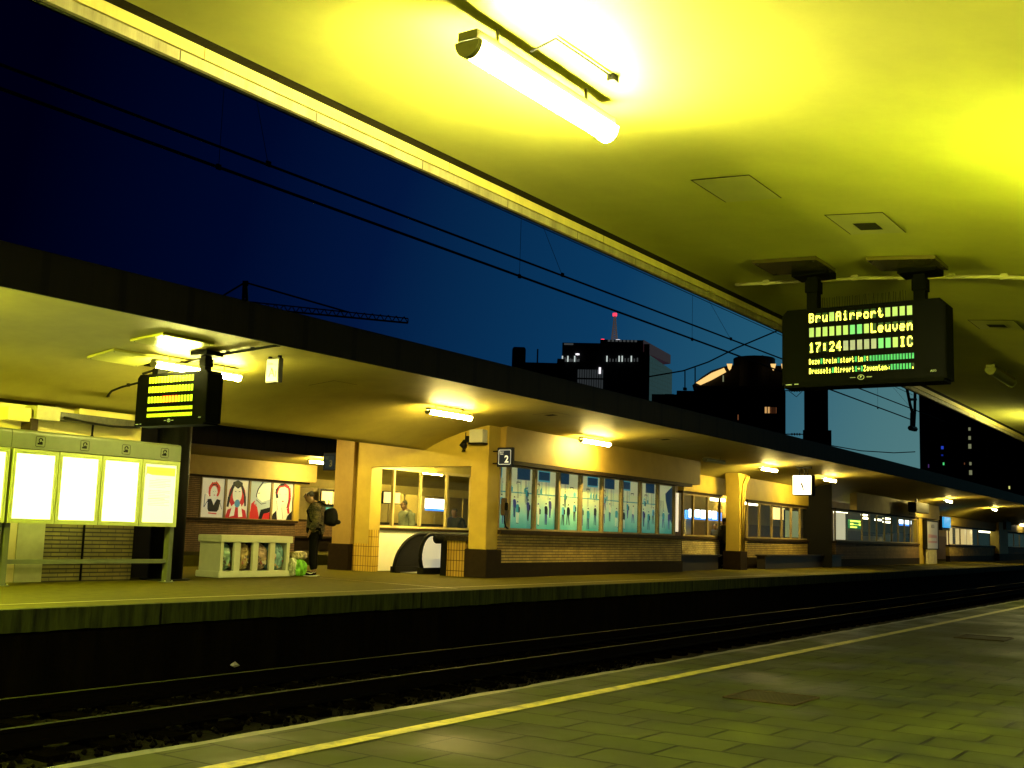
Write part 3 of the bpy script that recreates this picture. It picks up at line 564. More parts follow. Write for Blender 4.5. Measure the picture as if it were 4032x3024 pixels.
MB().box(a4[0]+2.6, a4[-1]+4.5, .05, .35, 1.371, cb(30, .2)+.03).build('upper_wall', mat('shaded_ochre', (.34, .26, .08), .6, .2, 2), w4)
MB().box(a4[-1]+.101, a4[-1]+1.6, .15, .5, PF, 1.371).build('end_pier', M_WALL, w4)
# what shows inside these rooms
RB = [(wr, 10.7, a3[0]-.2), (w3, a3[0], a3[-1]+1), (w4, a3[-1]+1.01, a4[-1]+32)]
for t, x0, x1 in RB:
    MB().box(x0, x1, 4.2, 4.3, PF, .62).build('rear_wall', mat('brown_interior', (.16, .095, .035), .7, .3, 2), t); MB().box(x0, x1, 4.2, 4.3, .621, 2.1).build('rear_upper_wall', mat('ochre_interior', (.30, .22, .07), .7, .2, 2), t)
def interior(label, cat, name, parts, group=None):
    t = hallthing(name, label, cat, group)
    for nm, m, bx in parts: MB().box(*bx).build(nm, m, t)
    return t
E_BLUE = glow('blue_screen', (.05, .25, 1.), 1.4); E_WHITE = glow('white_screen', (.85, .92, 1.), 4.); E_GREEN = glow('green_screen', (.02, .20, .05), .7); E_AMBER = glow('amber_text', (.85, 1., .10), 2.2); E_WARM = glow('warm_lit_panel', (1., .72, .25), 1.6)
t = interior('blue backlit sign with white lettering, behind the recessed waiting room windows', 'sign', 'backlit_sign', [('box_face', E_BLUE, (fr(2706, 3.), fr(2842, 3.), 3.0, 3.1, frz(2770, 2047, 3.), frz(2770, 2013, 3.)))])
xq = fr(2706, 3.); wq = (fr(2842, 3.)-xq)/6; zq = frz(2770, 2041, 3.)
for i in range(5): MB().box(xq+.15+i*wq, xq+.15+i*wq+wq*.72, 2.98, 2.997, zq+.03*(i % 2), zq+.30).build('lettering', E_WHITE, t)
t = interior('white backlit display seen through the third hall window', 'display', 'info_display', [('screen', E_WHITE, (fr(1684, 5.4), fr(1756, 5.4), 5.4, 5.5, frz(1720, 2003, 5.4), frz(1720, 1965, 5.4))), ('blue_edge', E_BLUE, (fr(1684, 5.4), fr(1756, 5.4), 5.38, 5.5, frz(1720, 2012, 5.4), frz(1720, 2003.5, 5.4)))])
interior('square lit panel seen through the first hall window', 'display', 'light_panel', [('panel', E_WARM, (fr(1520, 7.), fr(1574, 7.), 7.0, 7.1, frz(1540, 1980, 7.), frz(1540, 1938, 7.))), ('frame', M_DARK, (fr(1517, 7.), fr(1577, 7.), 7.11, 7.15, frz(1540, 1984, 7.), frz(1540, 1934, 7.)))], 'lit panels behind the hall')
interior('warm lit panel in the glazed room left of the clock', 'display', 'light_panel', [('panel', E_WARM, (fr(3052, 2.6), fr(3090, 2.6), 2.6, 2.7, frz(3070, 2046, 2.6), frz(3070, 2000, 2.6))), ('frame', M_DARK, (fr(3050, 2.6), fr(3092, 2.6), 2.71, 2.75, frz(3070, 2050, 2.6), frz(3070, 1996, 2.6)))], 'lit panels behind the hall')
t = interior('green departure screen with yellow text inside the ticket office', 'departure board', 'departure_screen', [('screen', E_GREEN, (fr(3345, 1.2), fr(3394, 1.2), 1.2, 1.3, .63, 1.04))])
xs_ = fr(3349, 1.18); xe_ = fr(3390, 1.18)
for (f0, f1, z0, z1) in ((0, .95, .93, 1.0), (0, .25, .78, .87), (.8, 1, .78, .87), (0, .6, .66, .72), (.3, .7, .80, .82)): MB().box(xs_+(xe_-xs_)*f0, xs_+(xe_-xs_)*f1, 1.18, 1.197, z0, z1).build('text_row', E_AMBER, t)
interior('bright cream panel just inside the ticket office, leftmost', 'panel', 'lit_wall_panel', [('panel', glow('bright_cream', (1., .9, .6), .55), (fr(3291, 1.0), fr(3328, 1.0), 1.0, 1.1, .0, 1.28)), ('edge_strip', M_FRAME, (fr(3329, 1.0), fr(3338, 1.0), 1.0, 1.1, .0, 1.28))])
interior('blue and white sign at the top of the ticket office windows', 'sign', 'backlit_sign', [('box_face', E_BLUE, (fr(3540, 1.5), fr(3586, 1.5), 1.5, 1.6, .98, 1.08)), ('white_face', E_WHITE, (fr(3540, 1.5), fr(3586, 1.5), 1.48, 1.6, 1.081, 1.28))])
for i, (u0, u1, z) in enumerate(((3292, 3338, 1.36), (3400, 3426, 1.24), (3398, 3416, 1.40), (3485, 3508, 1.34), (3484, 3510, 1.17), (3452, 3470, 1.25))):
    tg_ = hallthing('indoor_lamp', ('bright tube lamp over the leftmost ticket office window', 'lower small lamp behind the second ticket office pane', 'upper small lamp behind the second ticket office pane', 'upper lamp behind the middle ticket office panes', 'lower lamp behind the middle ticket office panes', 'lamp behind the fourth ticket office pane')[i], 'lamp', 'lamps inside the ticket office')
    bq = 1.4+i*.1; MB().box(fr(u0, bq), fr(u1, bq), bq, bq+.12, z-.10, z-.02).build('diffuser', glow('office_lamp', (1., .92, .62), 7.), tg_); MB().box(fr(u0, bq), fr(u1, bq), bq+.01, bq+.11, z-.019, z+.01).build('housing', M_LHOUS, tg_)
for i, (u0, u1, c) in enumerate(((3425, 3470, (.20, .15, .10)), (3470, 3515, (.14, .13, .12)), (3528, 3560, (.09, .05, .02)))):
    interior(('grey poster wall low inside the ticket office', 'dim counter low inside the ticket office', 'dark cupboard inside the ticket office, right half')[i], 'furniture', 'counter', [('front', mat('counter_%d' % i, c, .6, .4, 3), (fr(u0, 1.9), fr(u1, 1.9), 1.9, 2.3, PF, .35+.12*i)), ('top', M_SILL, (fr(u0, 1.9)-.03, fr(u1, 1.9)+.03, 1.88, 2.32, .351+.12*i, .39+.12*i))])
E_TUBE = glow('room_tube', (1., .90, .60), 9.)
for (u0, u1, v, q_, l_) in ((2808, 2856, 1968, 2.2, 'bright tube lamp at the top right of the recessed waiting room windows'), (2942, 2988, 1984, 2.0, 'bright tube lamp at the top left of the glazed room beside the round headed pillar')):
    tg_ = hallthing('indoor_lamp', l_, 'lamp', 'lamps inside the waiting rooms'); z_ = frz((u0+u1)/2, v, q_); MB().box(fr(u0, q_), fr(u1, q_), q_, q_+.12, z_-.05, z_+.05).build('diffuser', E_TUBE, tg_); MB().box(fr(u0, q_), fr(u1, q_), q_+.01, q_+.11, z_+.051, z_+.08).build('housing', M_LHOUS, tg_)
interior('dim greenish lit poster inside the glazed room left of the clock', 'poster', 'lit_poster', [('sheet', glow('greenish_sheet', (.34, .42, .20), .45), (fr(3096, 2.3), fr(3144, 2.3), 2.3, 2.35, frz(3120, 2116, 2.3), frz(3120, 2012, 2.3))), ('frame', M_DARK, (fr(3094, 2.3), fr(3146, 2.3), 2.351, 2.4, frz(3120, 2120, 2.3), frz(3120, 2008, 2.3)))])
interior('narrow lit column of signs at the right end of the mural', 'display', 'info_display', [('strip', glow('pale_strip', (.8, .7, .5), .9), (fr(2663, .5), fr(2672, .5), .5, .55, .15, 1.3)), ('case', M_DARK, (fr(2661, .5), fr(2674, .5), .551, .62, .1, 1.35))])
interior('pale doorway inside the recessed waiting room', 'door', 'interior_door', [('leaf', mat('pale_door', (.55, .45, .22), .6, .1), (fr(2700, 3.4), fr(2728, 3.4), 3.4, 3.45, PF, .95)), ('frame', M_SILL, (fr(2698, 3.4), fr(2730, 3.4), 3.451, 3.5, PF, 1.0))])
# benches
def bench(label, a0, a1, b0):
    t = hallthing('bench', label, 'bench', 'dark benches along the far platform'); m = mat('dark_bench_wood', (.016, .011, .008), .5, .3, 6)
    MB().box(a0, a1, b0, b0+.42, -.57, -.52).build('seat', m, t, bevel=.01); MB().box(a0+.1, a1-.1, b0+.10, b0+.40, PF, -.571).build('base', m, t)
bench('dark bench below the recessed waiting room windows', 10.75, 14.4, .25); bench('long dark bench below the glazed room left of the clock', a3[0]+.1, a3[-1]+2.4, -.1); 
# advertising pillar, far hall
ad_ = hallthing('advertising_pillar', 'tall pale poster panel on a slatted stand beside the ticket office', 'advertising pillar')
x0, x1 = fr(3650, -.1), fr(3690, -.1)
MB().box(x0-.05, x1+.25, -.1, .12, -.25, 1.3).build('case', M_DARK, ad_); f = MB(); f.flat([(x0, -.2), (x1, -.2), (x1, 1.2), (x0, 1.2)], -.104)
f.flat([(x0+.1, .1), (x1-.1, .1), (x1-.2, .5), (x0+.2, .55)], -.106, 1); f.flat([(x0+.25, .2), (x1-.3, .2), (x1-.3, .36), (x0+.25, .36)], -.108, 0); f.build('poster', [glow('pale_poster', (.42, .40, .32), .15), glow('rose_print', (.38, .18, .15), .12)], ad_)
text('la la la', .32, M_DARK, 'poster_lettering', ad_, (x0+x1)/2, -.11, .98)
b = MB(); [b.box(x0+.1+i*.32, x0+.25+i*.32, -.1, .02, PF, -.25) for i in range(int((x1-x0)/.32))]; b.build('slats', mat('pale_slats', (.5, .47, .33), .6, .2, 6), ad_)
fh, af = glazed('far_hall', 'farthest lit hall with cream window frames at the right end of the far platform', [3735, 3780, 3850, 3925], 1.2, 1.15, base=-.65)
MB().box(af[0]-6, af[-1]+30, 1.1, 1.35, 1.221, cb(45, 1.2)+.2).build('upper_wall', M_WALL, fh)
MB().box(fr(3925, 1.), fr(3960, 1.), .9, 1.5, -.5, 1.9).build('pier', M_WALL, fh); MB().box(fr(3922, 1.), fr(3964, 1.), .85, 1.55, PF, -.5).build('pier_plinth', M_PLINTH, fh)
for u0, u1 in ((3738, 3748), (3772, 3782), (3793, 3803), (3816, 3826), (3912, 3924)): MB().box(fr(u0, 2.2), fr(u1, 2.2), 2.2, 2.4, .0, 1.15).build('lit_jamb', glow('lit_cream', (1., .72, .28), .7), fh)
interior('white tube light along the top of the farthest hall window', 'lamp', 'indoor_lamp', [('diffuser', glow('office_lamp', (1., .9, .6), 6.), (fr(3860, 1.6), fr(3925, 1.6), 1.6, 1.75, 1.0, 1.10)), ('housing', M_LHOUS, (fr(3860, 1.6), fr(3925, 1.6), 1.6, 1.75, 1.101, 1.16))])
interior('blue screen hanging by the farthest hall', 'screen', 'info_display', [('screen', glow('cyan_screen', (.03, .35, .75), 1.), (fr(3717, .3), fr(3742, .3), .3, .4, 1.0, 1.6)), ('case', M_DARK, (fr(3716, .3), fr(3746, .3), .41, .6, .85, 1.65))])
interior('small dark hanging sign before the farthest pier', 'sign', 'hanging_sign', [('case', M_DARK, (fr(3960, .2), fr(3980, .2), .2, .4, 1.25, 1.85)), ('rod', M_DARK, (fr(3970, .2), fr(3971, .2), .28, .32, 1.851, 2.3))])
MB().box(74, 150, 4.4, 4.6, PF, 2.1).build('rear_wall', mat('brown_interior', (.16, .095, .035)), fh); MB().box(150, 150.2, 1.4, 4.4, PF, 2.1).build('rear_wall', mat('brown_interior', (.16, .095, .035)), fh)
wl = hallthing('wall_lamp', 'glaring wall lamp on the farthest hall at the right frame edge', 'lamp'); MB().box(fr(4020, .8), fr(4040, .8), .8, .95, 1.75, 2.0).build('shade', glow('office_lamp2', (1., .82, .45), 14.), wl); MB().box(fr(4021, .8), fr(4039, .8), .951, 1.09, 1.8, 1.95).build('bracket', M_DARK, wl)
fh2, ag = glazed('far_hall', 'dim glazed hall cut by the right frame edge', [3965, 3990, 4012, 4032, 4060], 1.2, 1.1, base=-.5, brick_m=M_BRICKD)
cm = hallthing('camera_box', 'dark box hanging by an arm under the roof above the ticket office', 'camera'); xa, xb = fr(3608, -.6), fr(3660, -.6)
MB().box(xa, xb, -.6, -.2, 1.55, 2.05).build('case', M_DARK, cm, bevel=.03); MB().box(fr(3580, -.4), xa, -.42, -.38, 1.42, 1.46).build('arm', M_DARK, cm); MB().box(xa+.8, xa+1.0, -.45, -.35, 2.051, 2.4).build('rod', M_DARK, cm)
# ------------------------------------------------------------------ departure boards
G5 = {'B': '11110100011000111110100011000111110', 'r': '00000000001011011001100001000010000', 'u': '00000000001000110001100011001101101', 'A': '01110100011000111111100011000110001', 'i': '00100000000110000100001000010001110',
 'p': '00000000001111010001111101000010000', 'o': '00000000000111010001100011000101110', 't': '01000010001110001000010000100100110', 'L': '10000100001000010000100001000011111', 'e': '00000000000111010001111111000001110',
 'v': '00000000001000110001100010101000100', 'n': '00000000001011011001100011000110001', '1': '00100011000010000100001000010001110', '7': '11111000010001000100010000100001000', ':': '00000011000110000000011000110000000',
 '2': '01110100010000100010001000100011111', '4': '00010001100101010010111110001000010', 'I': '01110001000010000100001000010001110', 'C': '01110100011000010000100001000101110', 'D': '11100100101000110001100011001011100',
 'z': '00000000001111100010001000100011111', 's': '00000000000111010000011100000111110', '-': '00000000000000011111000000000000000', 'Z': '11111000010001000100010001000011111', 'a': '00000000000111000001011111000101111',
 'm': '00000000001101010101101011000110001', 'l': '01100001000010000100001000010001110', '.': '00000000000000000000000000110001100', ',': '00000000000000000001100001000100000'}
M_CASE = mat('black_board_housing', (.002, .0022, .0015), .6, .3, 6, spec=.03); M_FACE = mat('board_face_glass', (.002, .0022, .0015), .4, .1, 6, spec=.03)
M_SILK = glow('silk_print', (.45, .50, .28), .22)
def board(name, label, s, t_mid, zb, cell_cols, lit_rows, m_letter, tcen, sc=1.):
    t_mid *= sc; zb *= sc; s *= sc; pole_top = lambda sx: (ceil(t_mid-sx*sc-tcen)-zb)/sc
    root = thing(name, label, 'departure board', P(s, t_mid, zb), -R(90)+head(s), 'departure boards under the canopies')
    root.scale = (sc, sc, sc)
    Wd, Ht, Dp = 1.33, .64, .24; c = .045
    sec = [(-Wd/2, 0.), (Wd/2, 0.), (Wd/2, Ht-c), (Wd/2-c, Ht), (-Wd/2+c, Ht), (-Wd/2, Ht-c)]
    MB().prism(sec, .004, Dp, 'y').build('housing', M_CASE, root); f = MB(); f.flat([(-Wd/2+.012, .012), (Wd/2-.012, .012), (Wd/2-.012, Ht-c-.004), (Wd/2-c, Ht-.012), (-Wd/2+c, Ht-.012), (-Wd/2+.012, Ht-c-.004)], 0.0); f.build('front_face', M_FACE, root)
    rows = [(.52, .595, 15), (.398, .475, 15), (.268, .348, 15), (.168, .213, 36), (.088, .133, 36)]
    for r, (z0, z1, n) in enumerate(rows):
        cells = MB(); p = .855/n; lets = {}; e = .09 if n < 20 else .02; txt = lit_rows[r] if lit_rows else ' '*n
        for k in range(n):
            x0 = -.4275+k*p; w = p*(.70 if n < 20 else .66); ch = txt[k] if k < len(txt) else ' '; mi = cell_cols(r, k) if ch == ' ' else 6
            cells.flat([(x0, z0), (x0+w, z0), (x0+w, z1), (x0, z1)], -.003, mi)
            if ch in G5:
                b = lets.setdefault(0, MB()); g_ = G5[ch]; dx = w/5; dz = (z1-z0)/7
                for yy in range(7):
                    for xx in range(5):
                        if g_[yy*5+xx] == '1':
                            X = x0+xx*dx; Z = z1-(yy+1)*dz
                            b.flat([(X-dx*e, Z-dz*e), (X+dx*(1+e), Z-dz*e), (X+dx*(1+e), Z+dz*(1+e)), (X-dx*e, Z+dz*(1+e))], -.006-.0002*((xx+yy) % 2))
        cells.build('cell_row', CELLM, root)
        if lets: lets[0].build('text_row', m_letter, root)
    lg = MB(); lg.tube([(.026*math.cos(a*.524), -.004, .040+.019*math.sin(a*.524)) for a in range(13)], .0028, 5); lg.build('oval_emblem', M_SILK, root)
    text('B', .028, M_SILK, 'emblem_letter', root, 0, -.005, .040, bold=.001)
    for sx in (-1, 1): f = MB(); f.flat([(sx*.045, .038), (sx*.09, .038), (sx*.09, .043), (sx*.045, .043)], -.004); f.build('emblem_dash', M_SILK, root)
    text('AEG', .024, M_SILK, 'maker_lettering', root, Wd/2-.10, -.004, .062)
    f = MB(); f.flat([(-Wd/2+.03, .010), (-Wd/2+.09, .010), (-Wd/2+.085, .002), (-Wd/2+.035, .002)], -.005); f.flat([(-Wd/2+.11, .004), (-Wd/2+.145, .004), (-Wd/2+.145, .012), (-Wd/2+.11, .012)], -.005); f.build('sticker', M_SILK, root)
    MB().box(-Wd/2+.02, Wd/2-.02, -.012, Dp-.02, -.022, -.001).build('bottom_rail', M_STEEL if name == 'far' else M_CASE, root)
    for sx in (-.44, .44):
        zt = pole_top(sx)
        MB().box(sx-.045, sx+.045, .10, .20, Ht+.001, zt-.06).build('pole', M_CASE, root); MB().box(sx-.055, sx+.055, .085, .215, zt-.20, zt-.10).build('collar', M_CASE, root)
        MB().box(sx-.15, sx+.15, .02, .28, zt-.065, zt-.01).build('ceiling_bracket', M_CASE, root)
    return root
CELLM = [glow('cell_pale', (.42, .58, .22), .55), glow('cell_green', (.04, .42, .18), .55), glow('cell_grey', (.36, .38, .36), .5), glow('cell_lime', (.62, .85, .02), .85), glow('cell_orange', (.95, .55, .02), 1.0), glow('cell_mint', (.16, .55, .26), .6), glow('cell_dim', (.01, .05, .02), .3)]
def near_cells(r, k):
    if r == 0: return 0
    if r == 1: return 5 if k in (6, 7) else 0
    if r == 2: return 2 if 5 <= k <= 9 else (5 if k in (10, 11) else 0)
    return 1
M_TXT = glow('board_lettering', (1., .93, .10), 3.6)
zb = 1.285
board('departure_board', 'large black departure board with glowing yellow text, hanging from the near ceiling', 9.0, 2.76, zb, near_cells,
      ['Bru Airport    ', '         Leuven', '17:24        IC', 'Deze trein stopt in :               ', 'Brussels Airport - Zaventem,       .'], M_TXT, TC0, 1.067)
zb2 = 1.19
def far_cells(r, k): return 4 if (r == 2 and 5 <= k <= 9) else 3
board('departure_board', 'smaller black departure board with rows of empty lime cells, above the timetable cases', 9.0, 11.32, zb2, far_cells, None, M_TXT, TC1, 1.155)
E_RED = glow('cell_red_edge', (.9, .08, .02), 1.0)
fb = [o for o in COL.objects if o.name.startswith('departure_board') and o.type == 'EMPTY'][-1]
b = MB()
for k in range(5):
    x0 = -.4275+(5+k)*.057; w = .057*.8; z0, z1 = .268, .348
    for (a0, a1, c0, c1) in ((x0-.003, x0+.004, z0, z1), (x0+w-.004, x0+w+.003, z0, z1), (x0, x0+w, z1-.004, z1+.003)): b.flat([(a0, c0), (a1, c0), (a1, c1), (a0, c1)], -.0045)
b.build('red_cell_edges', E_RED, fb)
lc = thing('lamp_cable', 'thin feed cable on the ceiling beside the glaring near lamp', 'cable', (0, 0, 0)); MB().tube([P(4.40, 2.98, ceil(3.15)-.05), P(4.38, 2.82, ceil(2.99)-.012), P(4.60, 2.815, ceil(2.985)-.012), P(4.91, 2.81, ceil(2.98)-.012)], .006, 6).build('cable', M_DARK, lc)
q = P(4.93, 2.81, ceil(2.98)-.02); MB().box(q.x-.03, q.x+.03, q.y-.02, q.y+.02, q.z-.015, q.z+.02).build('junction_box', M_DARK, lc)
# glossy cover plates beside the board hangers
M_GLOSSP = mat('glossy_cover_dark_reflection', (.20, .17, .03), .2, .08, 3, metal=.6)  # base colour darkened to paint in the dark surroundings these plates mirror
def plate(s0, s1, t0, t1, tc, label, drop=.035, m=None):
    root = thing('cover_plate', label, 'plate', P(s0, (t0+t1)/2, ceil((t0+t1)/2-tc)), 0, 'ceiling cover plates by the boards'); f = MB()
    def q(s, t, d): return P(s, t, ceil(t-tc)-d)
    pts = [(s0, t0), (s1, t0), (s1, t1), (s0, t1)]
    f.add([q(*p, drop) for p in pts] + [q(*p, .002) for p in pts], [(0, 1, 2, 3), (0, 1, 5, 4), (1, 2, 6, 5), (2, 3, 7, 6), (3, 0, 4, 7)]); wb(f, 'sheet', m or M_GLOSSP, root)
    r = MB()
    for s_ in (s0+.04, s1-.04):
        for t_ in (t0+.04, t1-.04): r.tube([q(s_, t_, drop+.001), q(s_, t_, drop+.008)], .008, 6)
    wb(r, 'screws', M_DARK, root)
plate(9.2, 9.72, 3.2, 3.78, TC0, 'cover plate at the left hanger of the large departure board'); plate(9.3, 9.75, 2.24, 2.80, TC0, 'cover plate at the right hanger of the large departure board')
M_BRIGHTP = mat('cover_bright_reflection', (.62, .60, .12), .3, .08, 3)  # same plates in a brighter base colour, painting in lamp and floor reflections
plate(9.35, 10.2, 12.0, 12.68, TC1, 'lit cover plate at the hanger of the left departure board nearest the roof edge', m=M_BRIGHTP); plate(9.55, 10.4, 13.3, 13.9, TC1, 'lit cover plate at the inner hanger of the left departure board', m=M_BRIGHTP)
def conduit(label, pts, r, m, name='cable_conduit'):
    t = thing(name, label, 'conduit', (0, 0, 0)); MB().tube(pts, r, 8).build('pipe', m, t, smooth=True)
    for i in range(0, len(pts)-1, 2): p = Vector(pts[i]).lerp(Vector(pts[i+1]), .5); MB().box(p.x-.012, p.x+.012, p.y-.03, p.y+.03, p.z-.02, p.z+.03).build('clip', m, t)
    return t
M_COND = mat('painted_conduit', (.60, .56, .20), .45, .1, 8)
conduit('pale conduit running across the near ceiling behind the large board', [P(10.05, t, ceil(t-TC0)-.03) for t in srange(.9, 4.3, 16)], .018, M_COND)
conduit('dark conduit between the hangers of the left departure board', [P(10.75, t, ceil(t-TC1)-.035) for t in srange(11.2, 14.2, 12)], .02, M_DARK)
conduit('thin dark cable curving from the left board down to the brick kiosk', [P(10.8, 13.5, 2.28), P(10.75, 13.9, 2.12), P(10.7, 14.3, 2.05), P(10.75, 14.7, 2.02), P(10.8, 15.0, 1.98), P(11.1, 15.6, 1.90), P(11.12, 15.86, 1.7), P(11.12, 15.88, .9), P(11.12, 15.88, -.99)], .018, M_DARK, 'cable')
# bird spikes on the large board
sp_ = thing('bird_spikes', 'row of thin bird spikes along the top of the large departure board', 'spikes', P(9.6, 2.945, (zb+.641)*1.067), -R(90)); b = MB()
for i in range(34):
    x = -.36+i*.021; b.tube([(x, .13, 0), (x+random.uniform(-.01, .01), .13+random.uniform(-.03, .03), .11)], .0016, 4)
sp_.scale = (1.06,)*3; b.build('wires', M_DARK, sp_); MB().box(-.37, .36, .11, .15, 0, .006).build('base_strip', M_DARK, sp_)
# ------------------------------------------------------------------ signs on the far canopy
a1 = thing('platform_sign', 'small pale hanging sign reading A1 by the far roof edge', 'sign', P(11.4, 12.1, 2.05), -R(90)+head(11)); 
MB().box(-.135, .135, .004, .09, 0, .36).build('case', mat('grey_sign_case', (.06, .055, .035), .4, .2, 8), a1, bevel=.006); f = MB(); f.flat([(-.115, .02), (.115, .02), (.115, .34), (-.115, .34)], .001); f.build('face', glow('pale_sign_face', (.80, .80, .42), .50), a1)
MG = mat('grey_print', (.30, .30, .16), .6, .05); text('A', .19, MG, 'letter', a1, -.005, -.001, .14); text('1', .12, MG, 'numeral', a1, .075, -.001, .115); text('Zone', .05, mat('pale_print', (.50, .48, .26), .6, .05), 'small_lettering', a1, -.045, -.001, .275)
for sx in (-.10, .10): MB().tube([(sx, .045, .36), (sx, .045, ceil(12.1-sx-TC1)-2.05)], .014, 8).build('rod', M_DARK, a1); MB().tube([(sx, .045, ceil(12.1-sx-TC1)-2.05-.06), (sx, .045, ceil(12.1-sx-TC1)-2.05)], .03, 8).build('socket', M_DARK, a1)
S_CL = 35.6; cpos = at_s(3158, 1950, S_CL); cwid = (at_s(3120, 1915, S_CL)-at_s(3198, 1915, S_CL)).length
ck = thing('platform_clock', 'square white glowing platform clock hanging from the far canopy', 'clock', cpos, -R(90)+head(S_CL)); h = cwid/2
MB().box(-h, h, .004, .30, 0, 2*h).build('case', M_CASE, ck, bevel=.01); f = MB(); f.flat([(-h*.93, h*.07), (h*.93, h*.07), (h*.93, h*1.93), (-h*.93, h*1.93)], 0.); f.build('dial', glow('clock_dial', (1., .97, .88), 1.25), ck)
def hand(ang, ln, w):
    a = R(90-ang); d = (math.cos(a), math.sin(a)); n = (-d[1]*w, d[0]*w); f = MB()
    f.flat([(n[0]-d[0]*.03, h+n[1]-d[1]*.03), (-n[0]-d[0]*.03, h-n[1]-d[1]*.03), (d[0]*ln-n[0]*.6, h+d[1]*ln-n[1]*.6), (d[0]*ln+n[0]*.6, h+d[1]*ln+n[1]*.6)], -.006); f.build('hand', M_BLACK, ck)
hand(162, h*.55, .03); hand(335, h*.30, .03)
f = MB(); f.flat([(-.05, h*1.78), (.05, h*1.78), (.05, h*1.80), (-.05, h*1.80)], -.004); f.build('twelve_mark', mat('dial_print', (.45, .45, .42), .6, .05), ck)
tz = ceil(cpos.y-TC1)-cpos.z
for sx in (-.14, .14, .03): MB().tube([(sx, .15, 2*h), (sx, .15, tz-.03)], .02, 6).build('rod', M_DARK, ck)
MB().box(-.22, .26, .08, .22, tz-.05, tz+.02).build('mount', M_DARK, ck)
# ------------------------------------------------------------------ timetable cases
M_PAPERW = glow('lit_paper', (.93, 1., .36), 4.)
M_SH = mat('stand_header_paint', (.12, .135, .075), .35, .12, 5); M_BOXF = mat('lime_lit_frame', (.34, .38, .12), .4, .08, 5)
def timetable(label, s0, t, last=True):
    root = thing('timetable_stand', label, 'timetable case', P(s0, t, PF), head(s0), 'lit timetable stands'); z = -PF
    for x in (.04, 2.96):
        MB().box(x-.045, x+.045, .02, .15, 0, .9).build('post', M_STEEL, root, bevel=.006); MB().box(x-.09, x+.09, -.01, .18, 0, .012).build('foot_plate', M_STEEL, root)
        for sx in (-.07, .07): MB().tube([(x+sx, .02, .012), (x+sx, .02, .03)], .012, 6).build('bolt', mat('bright_bolt', (.5, .5, .4), .3, .1, metal=.8), root)
    MB().box(.086, 2.914, .05, .11, .31, .375).build('cross_rail', M_STEEL, root)
    n = 8; prof = [(.0, 1.985), (.20, 1.985)] + [(.20-.02*(1-math.cos(a*math.pi/2/n)), 2.20+.05*math.sin(a*math.pi/2/n)) for a in range(n+1)] + [(.10, 2.262)] + [(.03-.03*math.sin(a*math.pi/2/n), 2.20+.05*math.cos(a*math.pi/2/n)) for a in range(n+1)]
    MB().prism(prof, -.02, 3.02, 'x').build('header', M_SH, root)
    for k in range(4):
        x0 = .0+k*.752; x1 = x0+.738
        fr_ = MB()
        for bx in ((x0, x0+.055, .9, 1.97), (x1-.055, x1, .9, 1.97), (x0+.055, x1-.055, .9, .965), (x0+.055, x1-.055, 1.905, 1.97)): fr_.box(bx[0], bx[1], -.03, .17, bx[2], bx[3])
        fr_ = fr_.build('case_frame', M_BOXF, root); sh = MB(); c = .03; a0, a1_, z0, z1 = x0+.056, x1-.056, .966, 1.904
        sh.flat([(a0, z0), (a1_, z0), (a1_, z1), (a0, z1)], -.012)
        if k == 3 and last:
            sh.build('lit_sheet', glow('lit_paper_printed', (1., .98, .62), 1.02), fr_)
            f = MB(); f.flat([(a0+.03, 1.73), (a1_-.02, 1.73), (a1_-.02, 1.86), (a0+.03, 1.86)], -.014); f.flat([(a0+.05, 1.68), (a0+.14, 1.68), (a0+.14, 1.73), (a0+.05, 1.75)], -.0145, 1); f.build('yellow_heading', [glow('heading_yellow', (1., .82, .06), 1.), glow('lit_paper2', (1., .98, .7), 1.05)], fr_)
            text('Dienst', .07, glow('heading_print', (.85, .60, .05), .8), 'heading_lettering', fr_, (a0+a1_)/2, -.016, 1.79)
            f = MB()
            for q in range(16):
                zz = 1.66-q*.026-(.03 if q > 5 else 0); f.flat([(a0+.10+.12*(q == 0), zz), (a1_-.10-.1*(q % 3 == 2), zz), (a1_-.10-.1*(q % 3 == 2), zz+.008), (a0+.10+.12*(q == 0), zz+.008)], -.0142, 1 if q == 11 else 0)
            f.build('printed_lines', [glow('faint_print', (.80, .76, .42), .8), glow('dark_print', (.25, .22, .1), .5)], fr_)
        else: sh.build('lit_sheet', M_PAPERW, fr_)
        MB().box(a0, a1_, -.024, -.020, z0, z1).build('cover_pane', glass(), fr_)
        xc = (x0+x1)/2+.06; ic = MB(); e = .075
        sq = [(-e, -e*.85), (-e*.85, -e), (e*.85, -e), (e, -e*.85), (e, e*.85), (e*.85, e), (-e*.85, e), (-e, e*.85)]
        ic.tube([(xc+p, -.004, 2.10+q) for p, q in sq+sq[:1]], .0035, 4)
        ic.flat([(xc-.045, 2.055), (xc+.035, 2.055), (xc+.04, 2.09), (xc+.01, 2.105), (xc-.01, 2.085), (xc-.05, 2.08)], -.003); ic.tube([(xc+.03*math.cos(a*.6)+.005, -.003, 2.115+.035*math.sin(a*.6)) for a in range(8)], .008, 5)
        ic.build('pictogram', M_BLACK, root)
    return root
timetable('stand of four glowing white timetable cases under a curved grey header', 9.30, 15.12)
timetable('next glowing timetable stand, cut off by the left frame edge', 6.25, 15.12, False)
